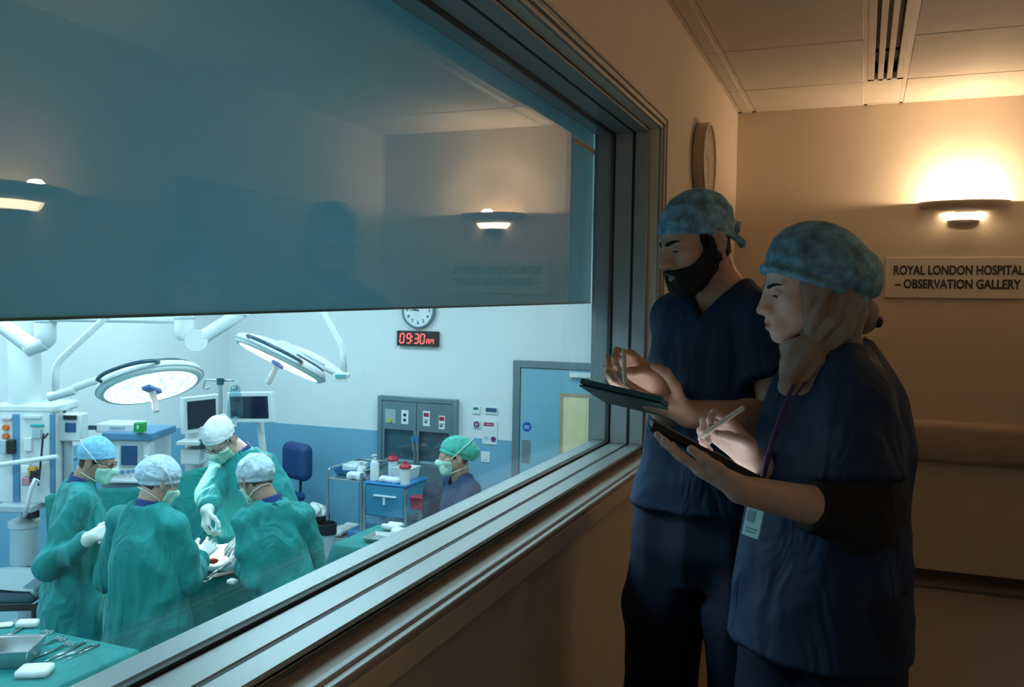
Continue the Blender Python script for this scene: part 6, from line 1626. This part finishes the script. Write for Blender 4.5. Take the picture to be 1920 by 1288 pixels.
# black under-sleeves to below the elbow
for S, E_, Wp in ((wLs, wLe, wLw), (wRs, wRe, wRw)):
    A_ = np.array([S, E_, Wp]); uv = Vol(A_.min(0) - .1, A_.max(0) + .1, .005)
    uv.chain([lerp(S, E_, .45), lerp(S, E_, .8), E_, lerp(E_, Wp, .46)], [.064, .066, .062, .046], .03)
    hp = lerp(E_, Wp, .43); uv.plane(hp, Wp - E_)
    P, Q = uv.mesh(1); P = folds(P, Q, .005, 14, 6, 2.2); raw('under_sleeve', P, Q, m_blacktop, wom)
lo = np.array([wpel[0] - .34, wpel[1] - .34, .02]); tr_ = Vol(lo, lo + [.68, .68, .98], .0075)
tr_.loft([wpel - [0, 0, .12], wpel - [0, 0, .02], wpel + [0, 0, .06]], axW, [.155, .155, .145], [.115, .115, .105], .03, 2.2)
for hp, ft in ((hipL, footL), (hipR, footR)):
    tr_.chain([hp, lerp(hp, ft, .25), lerp(hp, ft, .5), ft + [0, 0, .05]], [.094, .096, .086, .078], .02)
P, Q = tr_.mesh(1); P = folds(P, Q, .008, 7, 1.6, 9.1); raw('scrub_trousers', P, Q, MATS['trousers_navy'], wom)
for ft in (footL, footR):
    sv = Vol(ft - [.2, .2, .0], ft + [.2, .2, .14], .006); sv.cap(ft + [0, 0, .042] - fwdW * .045, ft + [0, 0, .04] + fwdW * .15, .043, .039, .01); sv.plane(ft + [0, 0, .004], (0, 0, -1))
    P, Q = sv.mesh(1); raw('shoe', P, Q, m_black, wom)
# lanyard and badge
m_lan = mat('lanyard_purple', (.07, .025, .16), .5)
front = wchest + fwdW * .155
lan = [dep(1488, 722, 1.66), dep(1470, 762, 1.63), dep(1452, 810, 1.615), dep(1437, 860, 1.61), dep(1428, 905, 1.61), dep(1424, 950, 1.61)]
obj('lanyard', M().tube(lan, .0042, 8, flat=.4), m_lan, wom, smooth=True)
lan2 = [dep(1510, 716, 1.66), dep(1484, 752, 1.63), dep(1462, 800, 1.615), dep(1444, 850, 1.61), dep(1430, 905, 1.61)]
obj('lanyard', M().tube(lan2, .0038, 8, flat=.4), m_lan, wom, smooth=True)
bc = dep(1412, 979, 1.60); Rb = np.column_stack([cdir(.50, -.08, -.80), cdir(.22, .96, .05), cdir(-.8, .1, -.5)])
Rb[:, 1] -= Rb[:, 0] * (Rb[:, 0] @ Rb[:, 1]); Rb[:, 1] /= np.linalg.norm(Rb[:, 1]); Rb[:, 2] = np.cross(Rb[:, 0], Rb[:, 1])
obj('id_badge', M().box(bc, (.040, .054, .0022), Rb), mat('badge_plastic', (.50, .80, .86), .25), wom, bevel=.001)
nb = Rb[:, 2] if Rb[:, 2] @ cdir(0, 0, -1) > 0 else -Rb[:, 2]
obj('badge_photo', M().box(bc + nb * .0014 + Rb[:, 1] * .010 - Rb[:, 0] * .006, (.018, .022, .0006), Rb), mat('badge_print', (.16, .30, .36), .4), wom)
obj('badge_text', M().box(bc + nb * .0014 - Rb[:, 1] * .012, (.028, .003, .0006), Rb).box(bc + nb * .0014 - Rb[:, 1] * .018, (.022, .003, .0006), Rb), MATS['badge_print'], wom)
obj('badge_clip', M().box(bc + Rb[:, 1] * .032, (.010, .012, .004), Rb), m_steel, wom)
tablet('tablet_computer', "black cased tablet resting on the woman's left hand", WA, uW, WD, .012, m_black, nW, 1.0)
stylus("pale stylus angled in the woman's raised fingers", dep(1308, 823, 1.66), dep(1392, 765, 1.63), .0046)
# ================================================================== the surgical team
def drape_uv(V, Q, amp, fx, fz, seed): return folds(V, Q, amp, fx, fz, seed)
def team(label, head_c, head_fwd, facing, base, armL, armR, cap, m_cap, garment='gown', skin=(.45, .28, .2), mask=True,
         glasses=False, hcol=None, hs=.98, seed=0.0, gloves=True, wid=1.0, hem=.30, cap_args=None, shoulder_drop=.0, handL=None, handR=None, collar=True, neck_back=.05, hair=True, neck_off=(0, 0, 0)):
    """armL/armR: (elbow, wrist) in world; handL/handR: (finger dir, palm normal, curls)"""
    head_c = np.asarray(head_c, float); f = np.asarray(facing, float).copy(); f[2] = 0; f /= np.linalg.norm(f); ax = np.array([-f[1], f[0], 0])   # ax: subject's left
    base = np.array([base[0], base[1], F_OR])
    p = thing('person', label, 'person', tuple(base))
    hd = Head(head_c, head_fwd, scale=hs)
    neck = head_c + np.array([0, 0, -.150]) - f * neck_back + np.asarray(neck_off)
    chest = neck - [0, 0, .20] - f * .01; pel = np.array([base[0], base[1], F_OR + .93])
    S = {'L': neck + ax * .155 * wid - [0, 0, .055 + shoulder_drop], 'R': neck - ax * .155 * wid - [0, 0, .055 + shoulder_drop]}
    arms = {'L': armL, 'R': armR}
    # body
    hv = head_vol(.0048, (-.105, -.13, -.21), (.105, .135, .14), hd.l(neck), 0, (), fine=False)
    PH, QH = hv.mesh(1); parts = [(hd.w(PH), QH)]
    pts = [pel, chest, neck, S['L'], S['R']] + [np.asarray(q) for a in arms.values() for q in a]
    A = np.array(pts); bv = Vol(np.append(A.min(0)[:2] - .22, F_OR - .01), A.max(0) + [.22, .22, .08], .013)
    bv.loft([pel - [0, 0, .06], pel + [0, 0, .12], chest, neck], ax, [.15 * wid, .14 * wid, .155 * wid, .055], [.105, .10, .105, .05], .02)
    for s_ in (1, -1):
        hp = pel + ax * .09 * s_; ft = np.array([hp[0], hp[1], F_OR]); bv.chain([hp, lerp(hp, ft, .52), ft + [0, 0, .09]], [.085, .058, .042], .03)
        bv.cap(ft + [0, 0, .045] - f * .04, ft + [0, 0, .04] + f * .15, .042, .037, .02)
    for k_, (e, w_) in arms.items(): bv.chain([S[k_], e, w_], [.042, .032, .026], .02)
    parts.append(bv.mesh(1))
    # bare hands are part of the body, gloved ones are covered by the gloves
    for k_, (e, w_) in arms.items():
        hh = handL if k_ == 'L' else handR; e = np.asarray(e, float); w_ = np.asarray(w_, float)
        fd = (w_ - e) if hh is None else hh[0]; pn = np.array([0, 0, -1.0]) if hh is None else hh[1]; cu = [(25, 30, 20)] * 4 if hh is None or len(hh) < 3 else hh[2]
        Fm = hand_frame(fd, pn, k_); pr, tp = hand_prims(w_, Fm, cu, s=.97, inflate=.0)
        hvv = arm_vol([lerp(e, w_, .7), w_], [.034, .028], pr, .0048); parts.append(hvv.mesh(1))
        if gloves:
            pr, tp = hand_prims(w_, Fm, cu, s=.97, inflate=.0022)
            gv = arm_vol([lerp(e, w_, .68), lerp(e, w_, .9), w_], [.043, .036, .032], pr, .0042); gv.mar = .02
            P, Q = gv.mesh(1); raw('glove', P, Q, m_glove, p)
    V_, Q_ = join(parts); raw('body', V_, Q_, m_skin, p, colors=skin_cols(V_, skin))
    # garment
    if garment == 'gown':
        allp = np.array([pel, neck] + list(S.values()) + [np.asarray(q) for a in arms.values() for q in a])
        lo = np.append(allp.min(0)[:2] - .30, F_OR + hem); hi = allp.max(0) + [.30, .30, .09]
        gv = Vol(lo, hi, .0080); gv.mar = .03
        hm = np.array([base[0], base[1], F_OR + hem]) - f * .01
        gv.loft([hm, pel - [0, 0, .25], pel + [0, 0, .05], lerp(pel, chest, .6), chest, neck + [0, 0, -.05], neck + [0, 0, .035]], ax,
                [.235 * wid, .215 * wid, .185 * wid, .175 * wid, .172 * wid, .120 * wid, .066], [.20, .185, .15, .135, .130, .095, .062], .01, 2.2)
        for k_, (e, w_) in arms.items():
            sg = 1 if k_ == 'L' else -1
            gv.chain([neck + ax * .04 * sg - [0, 0, .01], S[k_]], [.056, .060], .03); gv.chain([S[k_], lerp(S[k_], e, .5), e, lerp(e, w_, .45), lerp(e, w_, .80)], [.062, .064, .062, .054, .043], .022)
        gv.cap(neck + [0, 0, .0], neck + [0, 0, .16] + (head_c - neck) * .2, .060, .07, .004, 's')
        P, Q = gv.mesh(1); P = folds(P, Q, .017, 8, 1.9, seed, .55)
        raw('surgical_gown', P, Q, m_gown, p)
        if collar:
            ud = (head_c - neck) * .35 + np.array([0, 0, .05])
            cv = Vol(neck - .15, neck + .15, .005); cv.cap(neck - [0, 0, .03], neck + ud * .55, .071, .064, .0); cv.plane(neck + ud * .62, ud); cv.cap(neck - [0, 0, .02], neck + ud * 2, .058, .060, .002, 's')
            P, Q = cv.mesh(1); raw('scrub_collar', P, Q, mat('collar_blue', (.015, .06, .22), .7), p)
    else:
        allp = np.array([pel, neck] + list(S.values()) + [lerp(S[k_], np.asarray(arms[k_][0]), .7) for k_ in 'LR'])
        gv = Vol(np.append(allp.min(0)[:2] - .26, F_OR + .74), allp.max(0) + [.26, .26, .08], .0075); gv.mar = .03
        gv.loft([np.array([base[0], base[1], F_OR + .76]), pel + [0, 0, .1], lerp(pel, chest, .6), chest, neck + [0, 0, -.05], neck + [0, 0, .02]], ax, [.185, .17, .165, .165, .12, .065], [.15, .135, .13, .135, .095, .06], .01, 2.2)
        for k_, (e, w_) in arms.items():
            sg = 1 if k_ == 'L' else -1
            gv.chain([neck + ax * .04 * sg - [0, 0, .015], S[k_]], [.055, .06], .03); gv.chain([S[k_], lerp(S[k_], e, .62)], [.064, .074], .025)
        gv.cap(neck + f * .03 - [0, 0, .03], neck + [0, 0, .16] + (head_c - neck) * .2, .058, .07, .004, 's')
        P, Q = gv.mesh(1); P = folds(P, Q, .009, 8, 2.2, seed); raw('scrub_top', P, Q, mat('nurse_navy', (.006, .04, .12), .75, var=.2, scale=9, bump=.2, bscale=22), p)
        gv = Vol(np.array([base[0] - .3, base[1] - .3, F_OR + .04]), np.array([base[0] + .3, base[1] + .3, F_OR + 1.02]), .011)
        gv.loft([pel - [0, 0, .1], pel + [0, 0, .06]], ax, [.165, .155], [.125, .115], .03)
        for s_ in (1, -1):
            hp = pel + ax * .09 * s_; gv.chain([hp, lerp(hp, np.array([hp[0], hp[1], F_OR]), .5), np.array([hp[0], hp[1], F_OR + .1])], [.1, .085, .075], .02)
        P, Q = gv.mesh(1); raw('scrub_trousers', folds(P, Q, .009, 7, 1.7, seed + 2), Q, MATS['nurse_navy'], p)
    for s_ in (1, -1):
        hp = pel + ax * .09 * s_; ft = np.array([hp[0], hp[1], F_OR])
        sv = Vol(ft - [.22, .22, 0], ft + [.22, .22, .14], .009); sv.cap(ft + [0, 0, .048] - f * .05, ft + [0, 0, .045] + f * .16, .05, .045, .01); sv.plane(ft + [0, 0, .003], (0, 0, -1))
        P, Q = sv.mesh(1); raw('theatre_clog', P, Q, mat('clog_white', (.6, .62, .62), .5), p)
    # hair, cap, mask
    X, Y, Z = hv.xyz(); zc = .040 + (Y - .09) * .31
    if hair:
        H_ = np.maximum(hv.F - .005, np.maximum(Z - zc - .012, Y + .048)); H_ = np.maximum(H_, (-.045 - (Y + .10) * .25) - Z)
        H2 = np.maximum(hv.F - .0045, np.maximum(np.abs(Y - .010) - .010, np.maximum(-.012 - Z, Z - zc - .012))); H2 = np.maximum(H2, .05 - np.abs(X))
        P, Q = sub_field(hv, np.minimum(H_, H2), 1); raw('hair', hd.w(P), Q, hcol or mat('dark_brown_hair', (.02, .014, .012), .6, var=.3, scale=200), p)
    ca = cap_args or {}
    if cap == 'tie':
        P, Q = cap_mesh(hd, 'tie', .0045, seed=seed, **ca); co = raw('tie_cap', P, Q, m_cap, p)
        tail(hd, [(0, -112, -20), (-4, -120, -30), (-6, -124, -44)], .010, 'cap_tie', m_cap, co)
    else:
        P, Q = bouffant_mesh(hd, *(ca.get('g') or ((0, -34, 30), (92, 112, 84), .25, (0, 96, 30), (0, .40, -.92))), h=.0048, seed=seed, amp=.006); raw('bouffant_cap', P, Q, m_cap, p)
    if mask:
        P, Q = mask_mesh(hd, hv, .0048); mo = raw('face_mask', P, Q, m_mask, p)
        for s_ in (1, -1):
            kx = 1.0 if cap == 'tie' else 1.14
            obj('mask_strap', M().tube([hd.w(np.array(q) / 1000) for q in ((s_ * 52, 62, -26), (s_ * 78 * kx, 20, 8), (s_ * 90 * kx, -25, 45), (s_ * 66 * kx, -85 * kx, 76 * kx), (0, -120 * kx, 84 * kx))], .0028, 6), m_strap, mo, smooth=True)
            obj('mask_strap', M().tube([hd.w(np.array(q) / 1000) for q in ((s_ * 48, 50, -108), (s_ * 66, 5, -92), (s_ * 62, -45, -78), (s_ * 26, -84, -68), (0, -90, -66))], .0028, 6), m_strap, mo, smooth=True)
    if glasses:
        for s_ in (1, -1):
            lens = obj('spectacle_rim', M().tube([hd.w(np.array((s_ * (32 + 20 * math.cos(t)), 99 - 4 * math.cos(t) ** 2, -2 + 13 * math.sin(t))) / 1000) for t in np.linspace(0, 2 * PI, 17)[:-1]], .0022, 6, closed=True), m_spec, p, smooth=True)
            obj('spectacle_arm', M().tube([hd.w(np.array(q) / 1000) for q in ((s_ * 52, 94, 2), (s_ * 74, 60, 4), (s_ * 80, 0, 4), (s_ * 80, -15, -4))], .0022, 6), m_spec, p, smooth=True)
        obj('spectacle_bridge', M().tube([hd.w(np.array(q) / 1000) for q in ((-12, 98, 0), (0, 103, 3), (12, 98, 0))], .0022, 6), m_spec, p, smooth=True)
    return p, hd

FIELD = on(408, 1035, 'z', 0.04)
# helper at left, in profile
h1 = dep(182, 862, 5.0)
team('masked team member in light blue cap standing in profile at far left', h1, cdir(.93, -.30, .12), cdir(.85, 0, .5), dep(142, 1000, 5.02)[:2],
     (dep(215, 1040, 5.25), dep(215, 1010, 5.0)), (dep(92, 1062, 4.80), dep(172, 1006, 4.68)), 'tie', m_cap_blue, skin=(.40, .25, .18), glasses=True, seed=2.1, wid=1.0, neck_off=er * -.05,
     handR=(cdir(.92, .25, .30), cdir(-.1, -.5, .85), [(30, 35, 25)] * 4), handL=(cdir(-.3, .3, -.6), cdir(0, -1, 0)))
# assistant with his back to the window
h2 = dep(300, 902, 4.62)
team('assistant in pale grey-blue cap seen from behind, left of the drape gap', h2, cdir(.62, -.42, .66), cdir(.25, 0, .97), dep(276, 1100, 4.60)[:2],
     (dep(205, 1080, 4.75), dep(300, 1060, 4.98)), (dep(352, 1085, 4.62), dep(378, 1042, 4.88)), 'bouffant', m_cap_pale, skin=(.52, .34, .26), seed=5.3, neck_off=er * -.035,
     handR=(cdir(.3, .5, .8), cdir(-.6, -.7, .2)), handL=(cdir(.6, .1, .75), cdir(0, -1, 0)))
# assistant at right, back to the window, tied gown
h3 = dep(478, 898, 4.74)
team('assistant in blue cap and glasses seen from behind, right of the drape gap', h3, cdir(-.62, -.45, .55), cdir(-.42, 0, .9), dep(545, 1100, 4.72)[:2],
     (dep(482, 1085, 4.62), dep(452, 1048, 4.84)), (dep(590, 1080, 4.90), dep(540, 1060, 5.05)), 'bouffant', m_cap_pale, skin=(.40, .25, .18), glasses=True, seed=8.8, wid=.88, neck_off=er * .085,
     handL=(cdir(-.25, .35, .85), cdir(.5, -.8, .2)), handR=(cdir(-.7, 0, .6), cdir(0, -1, 0)))
# surgeon behind the table
h4 = dep(412, 822, 5.36)
team('bowed surgeon in white cap facing the window, hands over the wound', h4, cdir(-.30, -.66, -.62), cdir(-.25, 0, -.97), dep(462, 1000, 5.62)[:2],
     (dep(545, 965, 5.32), dep(470, 1000, 5.06)), (dep(392, 925, 5.28), dep(388, 958, 5.02)), 'tie', mat('cap_white', (.78, .82, .84), .7, var=.1, bump=.3, bscale=40), skin=(.62, .42, .34), glasses=True, seed=12.4, wid=1.0, hs=1.03, neck_off=er * .10 + np.array([0, 0, .03]),
     handL=(cdir(-.72, -.45, -.4), cdir(-.2, -.9, .2), [(12, 18, 12)] * 4), handR=(cdir(.05, -.9, -.35), cdir(.6, -.2, .5), [(35, 45, 25)] * 4), neck_back=.09)
# nurse in profile
sc_a, sc_b = dep(384, 972, 5.0), dep(398, 1000, 4.93)
kn_ = thing('scalpel', 'steel scalpel in the white-capped surgeon\'s gloved hand', 'scalpel', tuple(sc_b))
obj('handle', M().tube([sc_a, lerp(sc_a, sc_b, .7)], .006, 8), m_inst, kn_, smooth=True); obj('blade', M().tube([lerp(sc_a, sc_b, .7), sc_b], [.005, .001], 6, flat=.4), m_inst, kn_, smooth=True)
h5 = dep(852, 854, 5.75)
team('masked nurse in green bouffant cap and navy scrubs by the blue trolley', h5, cdir(-.95, -.10, -.22), cdir(-.75, 0, -.35), dep(882, 1000, 5.80)[:2],
     (dep(862, 1005, 5.55), dep(800, 1020, 5.52)), (dep(890, 1005, 5.98), dep(820, 1025, 5.95)), 'bouffant', m_cap_green, 'scrubs', skin=(.50, .33, .25), seed=15.0, gloves=False,
     cap_args={'g': ((0, -72, 26), (90, 104, 74), .42, (0, 92, 40), (0, .40, -.92))}, wid=.9, collar=False)
